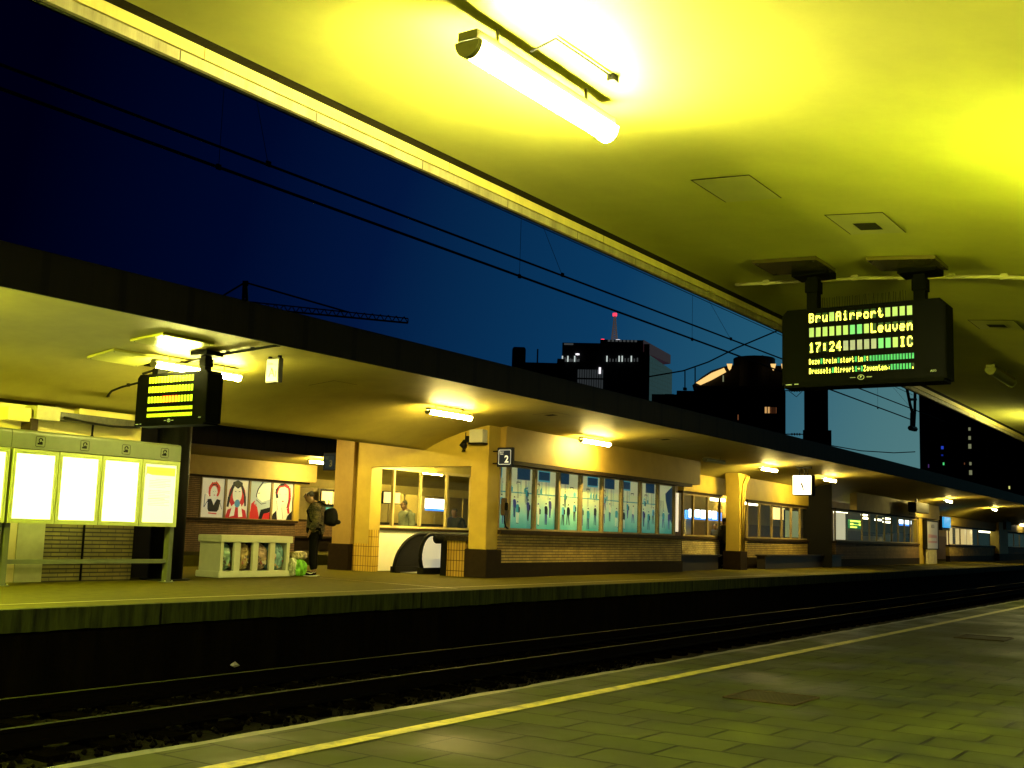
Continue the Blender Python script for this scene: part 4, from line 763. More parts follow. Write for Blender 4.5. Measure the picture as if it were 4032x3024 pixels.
# ------------------------------------------------------------------ brick kiosk behind the stands
kio = thing('brick_kiosk', 'yellow brick kiosk with cream top behind the timetable stands', 'kiosk', P(10.45, 15.93, PF), head(10.5))
MB().box(0, 1.66, 0, 1.6, 0, 2.22).build('brick_wall', brick('kiosk_brick_shade_tone', (.20, .165, .025), (.15, .12, .018), (.022, .014, .004), .29, .064, .008), kio); MB().box(-.002, 1.66, -.004, 1.6, 2.221, 2.97).build('cream_upper_wall', M_CREAM, kio)  # brick colour darkened to paint in the shade behind the timetable stands
MB().box(-.46, -.001, -.02, 1.2, 0, 2.0).build('plastered_pier', mat('greyed_cream_paint', (.40, .38, .13), .7, .2, 3), kio); MB().box(-1.0, -.461, .0, 1.2, 0, 2.0).build('cream_pier', M_CREAM, kio)
MB().box(-1.1, .0, .0, 1.2, 2.001, 2.7).build('cream_upper_wall', M_CREAM, kio)
MB().box(.35, 1.45, -.14, -.005, 2.62, 2.95).build('boxed_lintel', M_CREAM, kio)
du = thing('cable_tray', 'dark cable tray with duct along the top of the brick kiosk', 'cable tray', P(10.45, 15.6, PF), head(10.5))
MB().box(-.15, 1.35, -.05, .25, 2.50, 2.62).build('tray', mat('tray_metal', (.05, .045, .02), .4, .5, 12), du); MB().box(-.55, -.151, -.06, .26, 2.47, 2.68).build('duct', mat('dusty_cream_metal', (.40, .36, .14), .5, .2, 4), du); MB().box(-.98, -.60, .0, .26, 2.42, 2.62).build('side_duct', M_CREAM, du)
MB().tube([(-.1, -.08, 2.54), (.3, -.09, 2.50), (.8, -.09, 2.48), (1.3, -.07, 2.52)], .018, 6).build('loose_cable', M_DARK, du, smooth=True); MB().box(-.62, -.5, -.04, .22, 1.9, 2.47).build('bracket_leg', M_SILL, du)
fl = thing('floodlight', 'small dark floodlight box at the end of the cable tray below the left board', 'floodlight', P(11.78, 15.5, 1.55), head(11)); MB().box(0, .10, -.04, .14, 0, .32).build('back_plate', M_STEEL, fl); MB().box(.101, .22, -.02, .12, .06, .28).build('body', M_DARK, fl, bevel=.015); MB().box(.221, .226, .0, .10, .09, .25).build('lens', mat('dusty_lens', (.25, .27, .16), .15, .1, 8), fl)
for sx in (0.02, .2): MB().tube([(sx, .05, .32), (sx, .05, .42)], .01, 6).build('stem', M_DARK, fl)
bc = thing('black_column', 'thick black column on a round base right of the timetable stand', 'column', P(12.76, 15.85, PF)); MB().tube([(0, 0, .0), (0, 0, .02)], .42, 28).build('base_ring', M_DARK, bc); MB().tube([(0, 0, .021), (0, 0, 2.9)], .285, 28).build('shaft', M_BLACK, bc, smooth=True)
dp_ = thing('dark_partition', 'black partition between the brick kiosk and the poster wall', 'partition', P(12.16, 16.5, PF)); MB().box(0, 1.12, 0, .1, 0, 2.75).build('panel', M_BLACK, dp_); MB().box(1.121, 1.17, -.04, .08, 0, 2.75).build('edge_post', mat('dull_steel', (.12, .09, .045), .35, .2, 6, metal=.7), dp_)
# ------------------------------------------------------------------ recycling bin and bags
rb = thing('recycling_bin', 'white recycling bin frame with four open bays on the far platform', 'bin', P(14.13, 16.04, PF), head(15)); M_BIN = mat('white_bin_paint', (.55, .57, .36), .4, .08, 6)
MB().box(-.04, 1.80, -.03, .60, .64, .77).build('top', M_BIN, rb, bevel=.012); MB().box(-.05, 1.80, -.04, .60, 0, .115).build('base', M_BIN, rb, bevel=.012); MB().box(0, .045, .0, .57, .115, .64).build('side_panel', M_BIN, rb); MB().box(1.70, 1.745, .0, .57, .115, .64).build('side_panel', M_BIN, rb)
for x0, x1 in ((.0451, .06), (.328, .472), (.787, .918), (1.22, 1.35), (1.66, 1.699)): MB().box(x0, x1, -.005, .05, .115, .64).build('bar', M_BIN, rb)
MB().box(.0451, 1.699, .55, .57, .115, .64).build('back_panel', M_DARK, rb)
def bag(name, label, loc, w, h, d, col, alpha, seed, group=None, parts=None):
    bm = bmesh.new(); bmesh.ops.create_icosphere(bm, subdivisions=4, radius=1.)
    for v in bm.verts:
        c = v.co; r = 1-.25*max(0, c.z)**2; n_ = mnoise.fractal(Vector((c.x*1.6+seed, c.y*1.6, c.z*1.1)), .8, 2.2, 5)
        fold = .09*math.sin(math.atan2(c.y, c.x)*9+seed+3*n_)
        sx = (abs(c.x)**.6)*math.copysign(1, c.x); sy = (abs(c.y)**.6)*math.copysign(1, c.y)
        c.x = sx*w/2*r*(1+.10*n_+fold); c.y = sy*d/2*r*(1+.10*n_+fold); c.z = h/2*(1+math.copysign(abs(c.z)**.7, c.z)*(1+.05*n_))
    me = bpy.data.meshes.new(name); bm.to_mesh(me); bm.free(); me.materials.append(bagm(name+str(seed), col, alpha)); me.polygons.foreach_set('use_smooth', [True]*len(me.polygons))
    root = thing(name, label, 'bag', loc, 0, group); o = bpy.data.objects.new('sack', me); COL.objects.link(o); o.parent = root
    if parts:
        rb_ = random.Random(seed); b = MB()
        for i in range(9):
            x, y, z = rb_.uniform(-w*.3, w*.3), -d/2*rb_.uniform(.9, 1.06), rb_.uniform(.04, h*.55); r = rb_.uniform(.015, .05); b.add([(x+r*math.cos(k*1.05)*rb_.uniform(.5, 1.3), y-.004*k, z+r*math.sin(k*1.05)*rb_.uniform(.5, 1.3)) for k in range(6)], [(0, 1, 2, 3, 4, 5)], i % len(parts))
        q_ = b.build('crumpled_rubbish', parts, root); q_['kind'] = 'stuff'
    return root
def bagm(name, col, alpha):
    m = bpy.data.materials.new(name); nt, b = nodes_of(m); N = nt.nodes; L = nt.links; tc = N.new('ShaderNodeTexCoord'); n_ = N.new('ShaderNodeTexNoise'); n_.inputs['Scale'].default_value = 5; n_.inputs['Detail'].default_value = 4; n_.inputs['Distortion'].default_value = 1.6
    L.new(tc.outputs['Object'], n_.inputs[0]); r = N.new('ShaderNodeValToRGB'); L.new(n_.outputs[0], r.inputs[0]); r.color_ramp.elements[0].position = .35; r.color_ramp.elements[1].position = .66; r.color_ramp.elements[0].color = (*[c*.35 for c in col], 1); r.color_ramp.elements[1].color = (*[min(1, c*1.5) for c in col], 1)
    L.new(r.outputs[0], b.inputs['Base Color']); b.inputs['Roughness'].default_value = .22; bp = N.new('ShaderNodeBump'); bp.inputs['Strength'].default_value = .7; bp.inputs['Distance'].default_value = .04; L.new(n_.outputs[0], bp.inputs['Height']); L.new(bp.outputs[0], b.inputs['Normal']); return m
RUB = [mat('rubbish_dark', (.05, .04, .03), .6, .3), mat('rubbish_pale', (.45, .42, .30), .6, .3), mat('rubbish_red', (.25, .06, .03), .6, .3), mat('rubbish_tan', (.30, .22, .10), .6, .3)]
GB = 'clear bags in the recycling bin'
for x, col, lb, sd in ((.19, (.20, .34, .24), 'pale green plastic bag in the leftmost bay of the recycling bin', 1.), (.63, (.38, .29, .10), 'amber plastic bag of rubbish in the second bay of the recycling bin', 2.), (1.07, (.42, .30, .20), 'pinkish plastic bag in the third bay of the recycling bin', 3.), (1.51, (.18, .36, .38), 'bluish plastic bag in the rightmost bay of the recycling bin', 4.)):
    p_ = P(14.13, 16.04, PF) + Vector((x, .26, .116)); bag('rubbish_bag', lb, p_, .33, .53, .40, col, .5, sd, GB, RUB)
bag('shopping_bag', 'bright green shopping bag on the floor between bin and standing person', P(16.08, 15.98, PF), .30, .34, .22, (.16, .46, .03), 1, 7.)
bag('bundle', 'pale woolly bundle on top of the green shopping bag', P(16.10, 15.98, PF+.33), .26, .16, .22, (.42, .36, .24), 1, 8.); bag('carrier_bag', 'whitish plastic bag slumped against the bin, left of the green bag', P(15.94, 16.02, PF), .17, .36, .22, (.40, .42, .28), 1, 9.)
# ------------------------------------------------------------------ people
M_SKIN = mat('skin', (.20, .105, .055), .55, .1, 20); M_HAIR = mat('black_hair', (.010, .008, .007), .6, .3, 40); M_TROU = mat('black_cloth', (.003, .003, .003), .9, .3, 20, spec=.05); M_PACK = mat('black_nylon', (.003, .003, .004), .7, .3, 15, .3, 30, spec=.1)
CAMO = bpy.data.materials.new('camouflage_cloth'); nt, bb = nodes_of(CAMO); N = nt.nodes; L = nt.links; tc = N.new('ShaderNodeTexCoord'); mp = N.new('ShaderNodeMapping'); mp.inputs['Scale'].default_value = (1, 1, 1.7); L.new(tc.outputs['Object'], mp.inputs[0]); n_ = N.new('ShaderNodeTexNoise'); n_.inputs['Scale'].default_value = 13; n_.inputs['Detail'].default_value = 3; n_.inputs['Distortion'].default_value = .8; L.new(mp.outputs[0], n_.inputs[0])
r_ = N.new('ShaderNodeValToRGB'); r_.color_ramp.interpolation = 'CONSTANT'; L.new(n_.outputs[0], r_.inputs[0]); r_.color_ramp.elements[0].color = (.012, .010, .005, 1); r_.color_ramp.elements[1].position = .55; r_.color_ramp.elements[1].color = (.085, .062, .026, 1); e = r_.color_ramp.elements.new(.45); e.color = (.045, .036, .016, 1); e = r_.color_ramp.elements.new(.63); e.color = (.022, .02, .009, 1)
L.new(r_.outputs[0], bb.inputs['Base Color']); bb.inputs['Roughness'].default_value = .85; n2 = N.new('ShaderNodeTexNoise'); n2.inputs['Scale'].default_value = 9; bp = N.new('ShaderNodeBump'); bp.inputs['Strength'].default_value = .8; bp.inputs['Distance'].default_value = .04; L.new(tc.outputs['Object'], n2.inputs[0]); L.new(n2.outputs[0], bp.inputs['Height']); L.new(bp.outputs[0], bb.inputs['Normal'])
def person(label, loc, rz, jacket, trousers, group=None, bow=.0, hood=False, cap=True, arms='down', coat_len=.80, H=1.0):
    """facing local +x; feet on z = 0"""
    root = thing('person', label, 'person', loc, rz, group); root.scale = (H, H, H)
    hx = .05+bow*.12; V = [(0, 0, .92), (0, 0, 1.08), (.0, 0, 1.26), (-.01+bow*.03, 0, 1.40), (.015+bow*.06, 0, 1.475), (hx-.01, 0, 1.545), (hx+.005, 0, 1.61), (hx-.01, 0, 1.665)]
    r = [(.13, .15), (.115, .135), (.13, .165), (.10, .15), (.052, .052), (.075, .07), (.095, .078), (.07, .06)]; E_ = [(i, i+1) for i in range(7)]
    def add(p, par, rad): V.append(p); r.append(rad); E_.append((par, len(V)-1)); return len(V)-1
    n0 = add((hx+.085, 0, 1.575-bow*.03), 6, .014); add((hx+.06, 0, 1.53-bow*.03), 5, .035)
    for sy in (-1, 1):
        h = add((.0, sy*.095, .88), 0, .085); k = add((.02, sy*.10, .50), h, .058); a = add((-.01, sy*.105, .09), k, .038); add((.13, sy*.115, .035), a, .030)
        s = add((-.01, sy*.185, 1.37), 3, .06); e = add((-.07 if arms == 'down' else .02, sy*.25, 1.10), s, .046); w = add(((.06 if arms == 'down' else .20), sy*.235, .915 if arms == 'down' else 1.02), e, .030)
        wx, wz = (V[w][0], V[w][2]); dx, dz = (.25, -.97) if arms == 'down' else (.9, .3)
        p = add((wx+dx*.06, sy*.222, wz+dz*.06), w, .028); 
        for f, (oy, ln) in enumerate(((-.026, .075), (-.009, .088), (.009, .082), (.026, .066))):
            q1 = add((wx+dx*.105+.004*f, sy*.222+oy, wz+dz*.105), p, .0095); add((wx+dx*(.105+ln*.6)+.018, sy*.215+oy, wz+dz*(.105+ln*.6)), q1, .008)
        t1 = add((wx+dx*.06+.035, sy*.205, wz+dz*.07), p, .010); add((wx+dx*.10+.045, sy*.20, wz+dz*.11), t1, .0085)
    skinned('body', V, E_, r, M_SKIN, root)
    # eyes and ears
    b = MB(); [b.tube([(hx+.083, sy*.032, 1.602-bow*.03), (hx+.092, sy*.032, 1.602-bow*.03)], .009, 6) for sy in (-1, 1)]; b.build('eyes', M_HAIR, root)
    b = MB(); [b.tube([(hx-.01, sy*.078, 1.57), (hx-.015, sy*.09, 1.60), (hx-.012, sy*.08, 1.625)], [.012, .016, .010], 6) for sy in (-1, 1)]; b.build('ears', M_SKIN, root, smooth=True)
    # trousers, jacket with sleeves
    V = [(0, 0, .95)]; r = [(.145, .165)]; E_ = []
    for sy in (-1, 1):
        h = add((.0, sy*.095, .86), 0, .105); k = add((.025, sy*.102, .50), h, .078); a = add((-.005, sy*.108, .11), k, .064)
    skinned('trousers', V, E_, r, trousers, root)
    V = [(.0, 0, coat_len), (0, 0, .95), (.0, 0, 1.12), (.0, 0, 1.28), (-.015+bow*.03, 0, 1.40), (.0+bow*.06, 0, 1.475)]; r = [(.21, .225), (.205, .225), (.20, .22), (.195, .215), (.135, .175), (.085, .088)]; E_ = [(i, i+1) for i in range(5)]
    for sy in (-1, 1):
        s = add((-.015, sy*.19, 1.365), 4, .088); e = add((-.075 if arms == 'down' else .02, sy*.255, 1.10), s, .088); add(((.065 if arms == 'down' else .18), sy*.237, .90 if arms == 'down' else 1.01), e, .066)
    skinned('jacket', V, E_, r, jacket, root)
    if hood:
        skinned('hood', [(-.06, -.11, 1.45), (-.13, -.05, 1.47), (-.14, .05, 1.47), (-.06, .11, 1.45)], [(0, 1), (1, 2), (2, 3)], [.045, .06, .06, .045], jacket, root)
    V = [(hx-.04, 0, 1.565), (hx-.025, 0, 1.65), (hx+.0, 0, 1.685)]; skinned('cap' if cap else 'hair', V, [(0, 1), (1, 2)], [(.095, .088), (.10, .088), (.07, .065)], M_HAIR, root)
    if cap: b = MB(); b.add([(hx+.05, -.07, 1.632), (hx+.05, .07, 1.632), (hx+.10, .05, 1.605-bow*.03), (hx+.10, -.05, 1.605-bow*.03), (hx+.05, -.07, 1.652), (hx+.05, .07, 1.652), (hx+.10, .05, 1.616-bow*.03), (hx+.10, -.05, 1.616-bow*.03)], [(0, 1, 2, 3), (4, 5, 6, 7), (0, 1, 5, 4), (1, 2, 6, 5), (2, 3, 7, 6), (3, 0, 4, 7)]); b.build('peak', M_HAIR, root)
    for sy in (-1, 1):
        sh = skinned('shoe', [(-.05, sy*.108, .05), (.04, sy*.112, .055), (.15, sy*.118, .038), (.20, sy*.12, .032)], [(0, 1), (1, 2), (2, 3)], [(.05, .048), (.055, .05), (.040, .045), (.028, .036)], M_TROU, root)
        if hood:
            b = MB(); yy = sy*.108+.052; b.box(-.10, .235, sy*.115-.05, sy*.115+.05, .0, .014); b.build('sole', M_WHITE, sh)
            t = MB(); t.flat([(-.05, .085), (.0, .05), (.03, .045), (.13, .08), (.03, .065), (.0, .066)], yy+.006); t.build('white_mark', M_WHITE, sh)
    return root
left = math.atan2(-CR.y, -CR.x)
pp = P(16.5, 15.98, PF)
person('person in camouflage jacket and dark cap, standing with bowed head by the recycling bin', pp, left, CAMO, M_TROU, bow=1., hood=True, H=.99)
bk = thing('backpack', 'black backpack worn by the standing person in camouflage jacket', 'backpack', pp, left)
skinned('pack', [(-.27, 0, .98), (-.30, 0, 1.12), (-.29, 0, 1.26), (-.25, 0, 1.36)], [(0, 1), (1, 2), (2, 3)], [(.12, .15), (.135, .165), (.12, .155), (.07, .11)], M_PACK, bk)
skinned('front_pocket', [(-.41, 0, 1.02), (-.42, 0, 1.14)], [(0, 1)], [(.05, .10), (.045, .10)], M_PACK, bk)
for sy in (-1, 1): MB().tube([(-.2, sy*.11, 1.40), (-.08, sy*.125, 1.475), (.09, sy*.13, 1.42), (.16, sy*.14, 1.28), (.08, sy*.21, 1.08), (-.15, sy*.15, 1.0)], .02, 6).build('strap', M_PACK, bk, smooth=True)
MB().tube([(-.22, 0, 1.42), (-.25, .0, 1.48), (-.22, .0, 1.50)], .012, 6).build('grab_loop', M_PACK, bk)
def on(a, b): return BO + BAX*a + BBX*b + Vector((0, 0, PF))
DK = mat('dark_coat', (.014, .013, .016), .8, .3, 10); GC = mat('grey_green_coat', (.10, .11, .07), .8, .3, 8)
def gp(u, b): return fr(u, b)
person('blurred figure in grey green hooded coat behind the second window above the escalator', on(gp(1600, 4.2), 4.2), left+.6, GC, M_TROU, 'figures behind the hall windows', bow=.3, cap=False, H=1.0)
person('dark coated figure with pale fur collar behind the fourth window above the escalator', on(gp(1795, 4.6), 4.6), left+1.2, DK, M_TROU, 'figures behind the hall windows', bow=.5, cap=False, H=.93)
person('dark figure standing in the doorway left of the round headed pillar', on(gp(2856, .75), .75), left-1.2, DK, M_TROU, 'figures by the waiting rooms', cap=False, H=.98)
person('dark bulky figure inside the recessed waiting room, right pane', on(gp(2822, 2.2), 2.2), left+.8, DK, M_TROU, 'figures by the waiting rooms', bow=.6, cap=False, H=.9)
person('dark figure behind the middle panes of the ticket office', on(gp(3553, 2.0), 2.0), left, DK, M_TROU, 'figures inside the ticket office', cap=False, H=.95)
person('second dark figure at the right panes of the ticket office', on(gp(3576, 2.0), 2.0), left+2.5, DK, M_TROU, 'figures inside the ticket office', cap=False, H=.93)
# ------------------------------------------------------------------ third platform: poster wall and glazed wall
PZ = 30.35; xs3 = [25.75, 26.86, 27.98, 29.08, 30.2]
ph = thing('poster_hall', 'brown brick hall with four drawn posters in its windows on the third platform', 'building', P(24., PZ, 0), head(27)); ox = 24.; M_DIM = mat('dim_brown_paint', (.42, .31, .09), .65, .15, 2)
MB().box(-6, 6.35, 0, .25, PF, .06).build('brick_base', M_BRICKD, ph); MB().box(-6, 6.4, -.08, .25, .061, .14).build('sill', M_SILL, ph); MB().box(-6, 6.9, -.1, .1, 1.53, 1.6).build('lintel', M_SILL, ph); MB().box(-6, 7.15, -.2, .15, 1.601, 2.25).build('upper_wall', M_DIM, ph)
MB().box(6.22, 6.5, -.005, .3, .141, 1.529).build('lit_pier', M_WALL, ph); MB().box(-6, 1.70, -.002, .2, .141, 1.529).build('blank_wall', M_BRICKD, ph)
c_pale = art('pale_skin', (.78, .68, .50), .38); CS = [c_pale, art('vermilion', (.62, .04, .015), .38), art('ink', (.008, .007, .010), .3), art('crimson', (.50, .015, .02), .38), art('pale_blue', (.10, .28, .42), .38), art('warm_white', (.80, .74, .58), .38), art('grey_blue', (.42, .46, .44), .38)]
def ell(cx, cz, rx, rz, n=14, a0=0., a1=6.2832): return [(cx+rx*math.cos(a0+(a1-a0)*i/n), cz+rz*math.sin(a0+(a1-a0)*i/n)) for i in range(n)]
def posterw(i):
    x0, x1 = xs3[i]-ox+.05, xs3[i+1]-ox-.05; c = (x0+x1)/2; b = MB(); b.box(x0, x1, .03, .06, .15, 1.52); y = .028; w = x1-x0
    def F(poly, m, k): b.flat([(max(x0, min(x1, p)), max(.151, min(1.519, q))) for p, q in poly], y-.0012*k, m)
    def lock(pts, r, m, k):
        for (p, q), (p2, q2) in zip(pts, pts[1:]):
            d = Vector((p2-p, q2-q)).normalized(); n_ = Vector((-d.y, d.x))*r; F([(p+n_.x, q+n_.y), (p2+n_.x*.8, q2+n_.y*.8), (p2-n_.x*.8, q2-n_.y*.8), (p-n_.x, q-n_.y)], m, k)
    if i == 0:
        F(ell(c+.08, 1.12, .25, .26), 1, 1); F(ell(c+.05, 1.02, .16, .23), 5, 2); lock([(c-.02, 1.36), (c-.16, 1.2), (c-.17, 1.0), (c-.12, .88)], .035, 1, 3); lock([(c+.1, 1.38), (c+.28, 1.22), (c+.26, 1.02), (c+.2, .9)], .05, 1, 3); lock([(c-.05, 1.27), (c+.12, 1.31), (c+.22, 1.2)], .02, 2, 4)
        F([(c-.22, .78), (c-.06, .80), (c+.06, .60), (c+.2, .80), (c+.36, .76), (c+.30, .45), (c+.22, .36), (c-.14, .36), (c-.2, .45)], 2, 3); F([(c-.05, .80), (c+.19, .80), (c+.06, .58)], 5, 4); F([(c-.15, .33), (c+.22, .31), (c+.21, .27), (c-.15, .29)], 1, 3)
        lock([(c-.22, .72), (c-.36, .5), (c-.34, .95)], .012, 2, 2); lock([(c+.33, .7), (c+.44, .45)], .010, 2, 2); F(ell(c+.07, .93, .035, .016, 8), 3, 5); lock([(c, 1.05), (c+.04, 1.05)], .006, 2, 5); lock([(c+.1, 1.06), (c+.14, 1.06)], .006, 2, 5)
    elif i == 1:
        F(ell(c, .95, .40, .46), 3, 1); lock([(c-.2, 1.3), (c-.36, .9), (c-.42, .55)], .06, 2, 2); lock([(c+.2, 1.3), (c+.36, .95), (c+.40, .6)], .05, 2, 2); F(ell(c, 1.02, .22, .34), 5, 3); F([(c-.26, 1.05), (c-.22, 1.42), (c, 1.50), (c+.22, 1.42), (c+.26, 1.05), (c+.16, 1.28), (c+.02, 1.2), (c-.14, 1.28)], 2, 4)
        F([(x0, .151), (x0+.1, .45), (c, .6), (x1-.1, .45), (x1, .151)], 3, 4); F([(c-.32, .2), (c-.2, .62), (c-.04, .7), (c-.1, .25)], 5, 5); F([(c+.1, .2), (c+.05, .68), (c+.2, .66), (c+.3, .22)], 5, 5); F(ell(c+.02, .68, .13, .14), 4, 6); lock([(c-.12, 1.1), (c-.05, 1.09)], .010, 2, 5); lock([(c+.06, 1.1), (c+.14, 1.1)], .010, 2, 5)
    elif i == 2:
        F([(x0, .151), (x0, 1.519), (x1, 1.519), (x1, .151)], 6, 1); lock([(c+.1, 1.5), (c-.12, 1.25), (c-.2, 1.0), (c-.16, .9)], .025, 2, 3); F([(c-.2, .95), (c-.1, 1.2), (c+.1, 1.42), (x1, 1.5), (x1, .8), (c, .75)], 5, 2); F([(c-.2, .95), (c-.3, .7), (c, .5), (x1-.05, .62), (x1, .9), (c+.1, .78)], 6, 4); lock([(c-.2, .85), (c+.05, .7), (c+.3, .75)], .012, 2, 5)
        F([(x0, .151), (x0+.08, .7), (c-.22, .85), (c-.1, .5), (c, .151)], 3, 4); F([(c-.05, .151), (c+.05, .5), (x1, .6), (x1, .45), (c+.25, .3), (c+.1, .151)], 2, 5); F([(c+.12, .151), (c+.2, .36), (x1, .42), (x1, .151)], 3, 6); lock([(c-.12, 1.08), (c-.02, 1.10)], .012, 2, 5)
    else:
        F(ell(c-.02, 1.08, .30, .36), 5, 1); lock([(c-.26, .95), (c-.34, 1.2), (c-.15, 1.42), (c+.1, 1.46)], .06, 2, 2); lock([(c-.3, 1.1), (c-.2, 1.36), (c+.05, 1.4)], .03, 3, 3); lock([(c+.05, 1.46), (c+.32, 1.35), (c+.38, 1.0), (c+.30, .6), (c+.36, .4)], .065, 3, 2); lock([(c+.3, 1.3), (c+.32, .9), (c+.24, .6)], .02, 2, 3)
        F([(x0, .151), (x0+.05, .35), (c-.28, .5), (c-.22, .151)], 2, 3); F([(c+.22, .151), (c+.3, .32), (x1, .5), (x1, .151)], 2, 3); F([(c-.18, .2), (c-.3, .85), (c-.16, .95), (c-.02, .6), (c+.05, .2)], 5, 4); lock([(c-.3, .85), (c-.22, .5)], .010, 2, 5); lock([(c-.02, .62), (c+.06, .2)], .010, 2, 5); F(ell(c+.02, .84, .05, .025, 8), 3, 5); F(ell(c+.16, 1.1, .05, .025, 8), 6, 5); F(ell(c-.14, 1.1, .05, .025, 8), 6, 5)
    b.build('poster_panel', CS, ph)
    f = MB(); f.box(x0-.05, x0-.001, -.01, .06, .141, 1.529); f.box(x1+.001, x1+.05, -.01, .06, .141, 1.529); f.box(x0-.001, x1+.001, -.008, .058, .141, .165); f.box(x0-.001, x1+.001, -.008, .058, 1.505, 1.529); f = f.build('window_frame', M_FRAME, ph); MB().box(x0, x1, .0, .005, .141, 1.529).build('pane', glass(), f)
for i in range(4): posterw(i)
gw = thing('glazed_wall', 'dim glazed wall behind the standing person, right of the poster hall', 'building', P(31., 31.9, 0), head(32)); MB().box(-8, 26, 3.0, 3.2, PF, 2.4).build('rear_wall', mat('ochre_interior', (.30, .22, .07), .7, .2, 2), gw); MB().box(-.1, 22, 0, .2, PF+.45, .15).build('brick_base', brick('rust_brick', (.30, .17, .06), (.25, .14, .05), (.06, .04, .02), .22, .062, .01), gw); MB().box(-.1, 22, -.05, .2, PF, PF+.449).build('plinth', M_PLINTH, gw); MB().box(-.1, 22, -.05, .2, .151, .22).build('sill', M_SILL, gw); MB().box(-.1, 22, -.03, .2, 1.5, 2.3).build('upper_wall', M_CREAM, gw)
for i in range(19):
    f = MB().box(i*1.1-.03, i*1.1+.03, 0, .06, .221, 1.499).build('window_frame', M_FRAME, gw); MB().box(i*1.1+.03, i*1.1+1.07, .02, .025, .221, 1.499).build('pane', glass(), f)
t = thing('lit_window', 'two pale square lit panes behind the standing person', 'window', P(35.7, 34.5, 0)); MB().box(.4, 1.05, 0, .05, .95, 1.5).build('pane', E_WARM, t); MB().box(1.15, 2.2, 0, .05, .95, 1.5).build('pane', E_WARM, t); MB().box(.3, 2.3, .06, .1, .85, 1.6).build('frame', M_DARK, t)
t = thing('blue_mural', 'strip of blue mural panels behind the backpack', 'mural', P(35.7, 34.4, 0)); [MB().box(.6+i*.75, 1.2+i*.75, 0, .05, -.2, .8).build('panel', AM[(4, 2, 3)[i % 3]], t) for i in range(3)]
t = thing('bench', 'dark bench under the glazed wall, behind the standing person', 'bench', P(31.2, 31.2, PF), 0, 'dark benches along the third platform'); MB().box(0, 4, 0, .45, .5, .56).build('seat', M_SILL, t); MB().box(.1, 3.9, .1, .4, 0, .499).build('base', M_PLINTH, t)
# ------------------------------------------------------------------ contact wires, masts
def wire(label, pts, r, group='overhead wires above the far track'):
    t = thing('overhead_wire', label, 'wire', (0, 0, 0), 0, group); MB().tube(pts, r, 6).build('cable', M_BRASS, t); return t
def ct(z0, z1, t0, t1, s0=-8, s1=37.6, n=60, sag=0., per=50., ph=0.): return [P(s, t0+(t1-t0)*(s-s0)/(s1-s0), z0+(z1-z0)*(s-s0)/(s1-s0)-sag*(1-((2*((s-ph) % per)/per)-1)**2)) for s in srange(s0, s1, n)]
w1 = wire('lowest thick contact wire crossing the sky from the left edge to the mast', ct(3.86, 4.02, 9.6, 9.6), .018)
w2 = wire('second contact wire just above the lowest one', ct(3.88, 3.95, 9.25, 8.6), .015)
w3 = wire('thin carrier wire close under the near canopy edge', ct(4.86, 4.86, 9.6, 9.6), .008); w4 = wire('second thin carrier wire running into the near canopy edge', ct(4.9, 4.95, 9.45, 9.45), .008)
for i, s in enumerate((8.06, 14.1, 20.4, 26.9, 33.5)):
    a = Vector(P(s, 9.6, 3.88+.0025*s)); b = Vector(P(s, 9.6, 4.86)); MB().tube([a, b], .0035, 5).build('dropper', M_BRASS, w1); MB().box(a.x-.03, a.x+.03, a.y-.012, a.y+.012, a.z-.01, a.z+.05).build('clamp', M_BRASS, w1)
    t2 = 9.25+(8.6-9.25)*(s+8)/45.6; a = Vector(P(s+.2, t2, 3.89+.0013*s)); b = Vector(P(s+.32, 9.45, 4.9)); MB().tube([a, b], .0035, 5).build('dropper', M_BRASS, w2); MB().box(a.x-.03, a.x+.03, a.y-.012, a.y+.012, a.z-.01, a.z+.05).build('clamp', M_BRASS, w2)
ms = thing('catenary_mast', 'thick black mast rising from the far roof below the large departure board', 'mast', far(3214, 1740, 46.)); az_ = math.atan2(CF.y, CF.x)
b = MB(); wd = .46; ms.rotation_euler = (0, 0, math.atan2(sight(3214, 1600).y, sight(3214, 1600).x)-R(90)); bz = ms.location.z
b.box(-wd, wd, -.2, .2, PF-bz, 9.); b.build('shaft', M_BLACK, ms); MB().box(-wd-.05, wd+.12, -.21, .21, PF-bz, .45).build('base', M_BLACK, ms)
for zz in (2.05, .30):
    MB().tube([(-wd-1.1, 0, zz), (-wd, 0, zz)], .022, 6).build('bracket_tube', M_BLACK, ms); [MB().tube([(-wd-.15-k*.10, 0, zz), (-wd-.20-k*.10, 0, zz)], .05, 8).build('insulator', M_BLACK, ms) for k in range(4)]
MB().tube([(-wd-.8, 0, 2.05), (-wd-.88, 0, 1.3), (-wd-.9, 0, .6), (-wd-.8, 0, .3)], .018, 6).build('loop_wire', M_BLACK, ms); MB().tube([(-wd-.6, 0, 2.05), (-wd-.3, 0, 1.8), (-wd-.05, 0, 2.05)], .015, 6).build('loop_wire', M_BLACK, ms)
ar = thing('wire_support', 'drop bracket hanging beside the dark tower, right of the large board', 'bracket', (0, 0, 0)); q = lambda u, v: at_t(u, v, 9.8)
MB().tube([q(3570, 1525), q(3583, 1590), q(3592, 1625)], .05, 6).build('arm', M_BLACK, ar); MB().tube([q(3592, 1625), q(3591, 1690)], .07, 6).build('drop_post', M_BLACK, ar); MB().tube([q(3603, 1545), q(3602, 1620), q(3598, 1690)], .05, 6).build('drop_post', M_BLACK, ar); MB().tube([q(3584, 1573), q(3606, 1573)], .05, 6).build('cross_bar', M_BLACK, ar); MB().tube([q(3584, 1685), q(3604, 1690)], .09, 6).build('foot_bar', M_BLACK, ar)
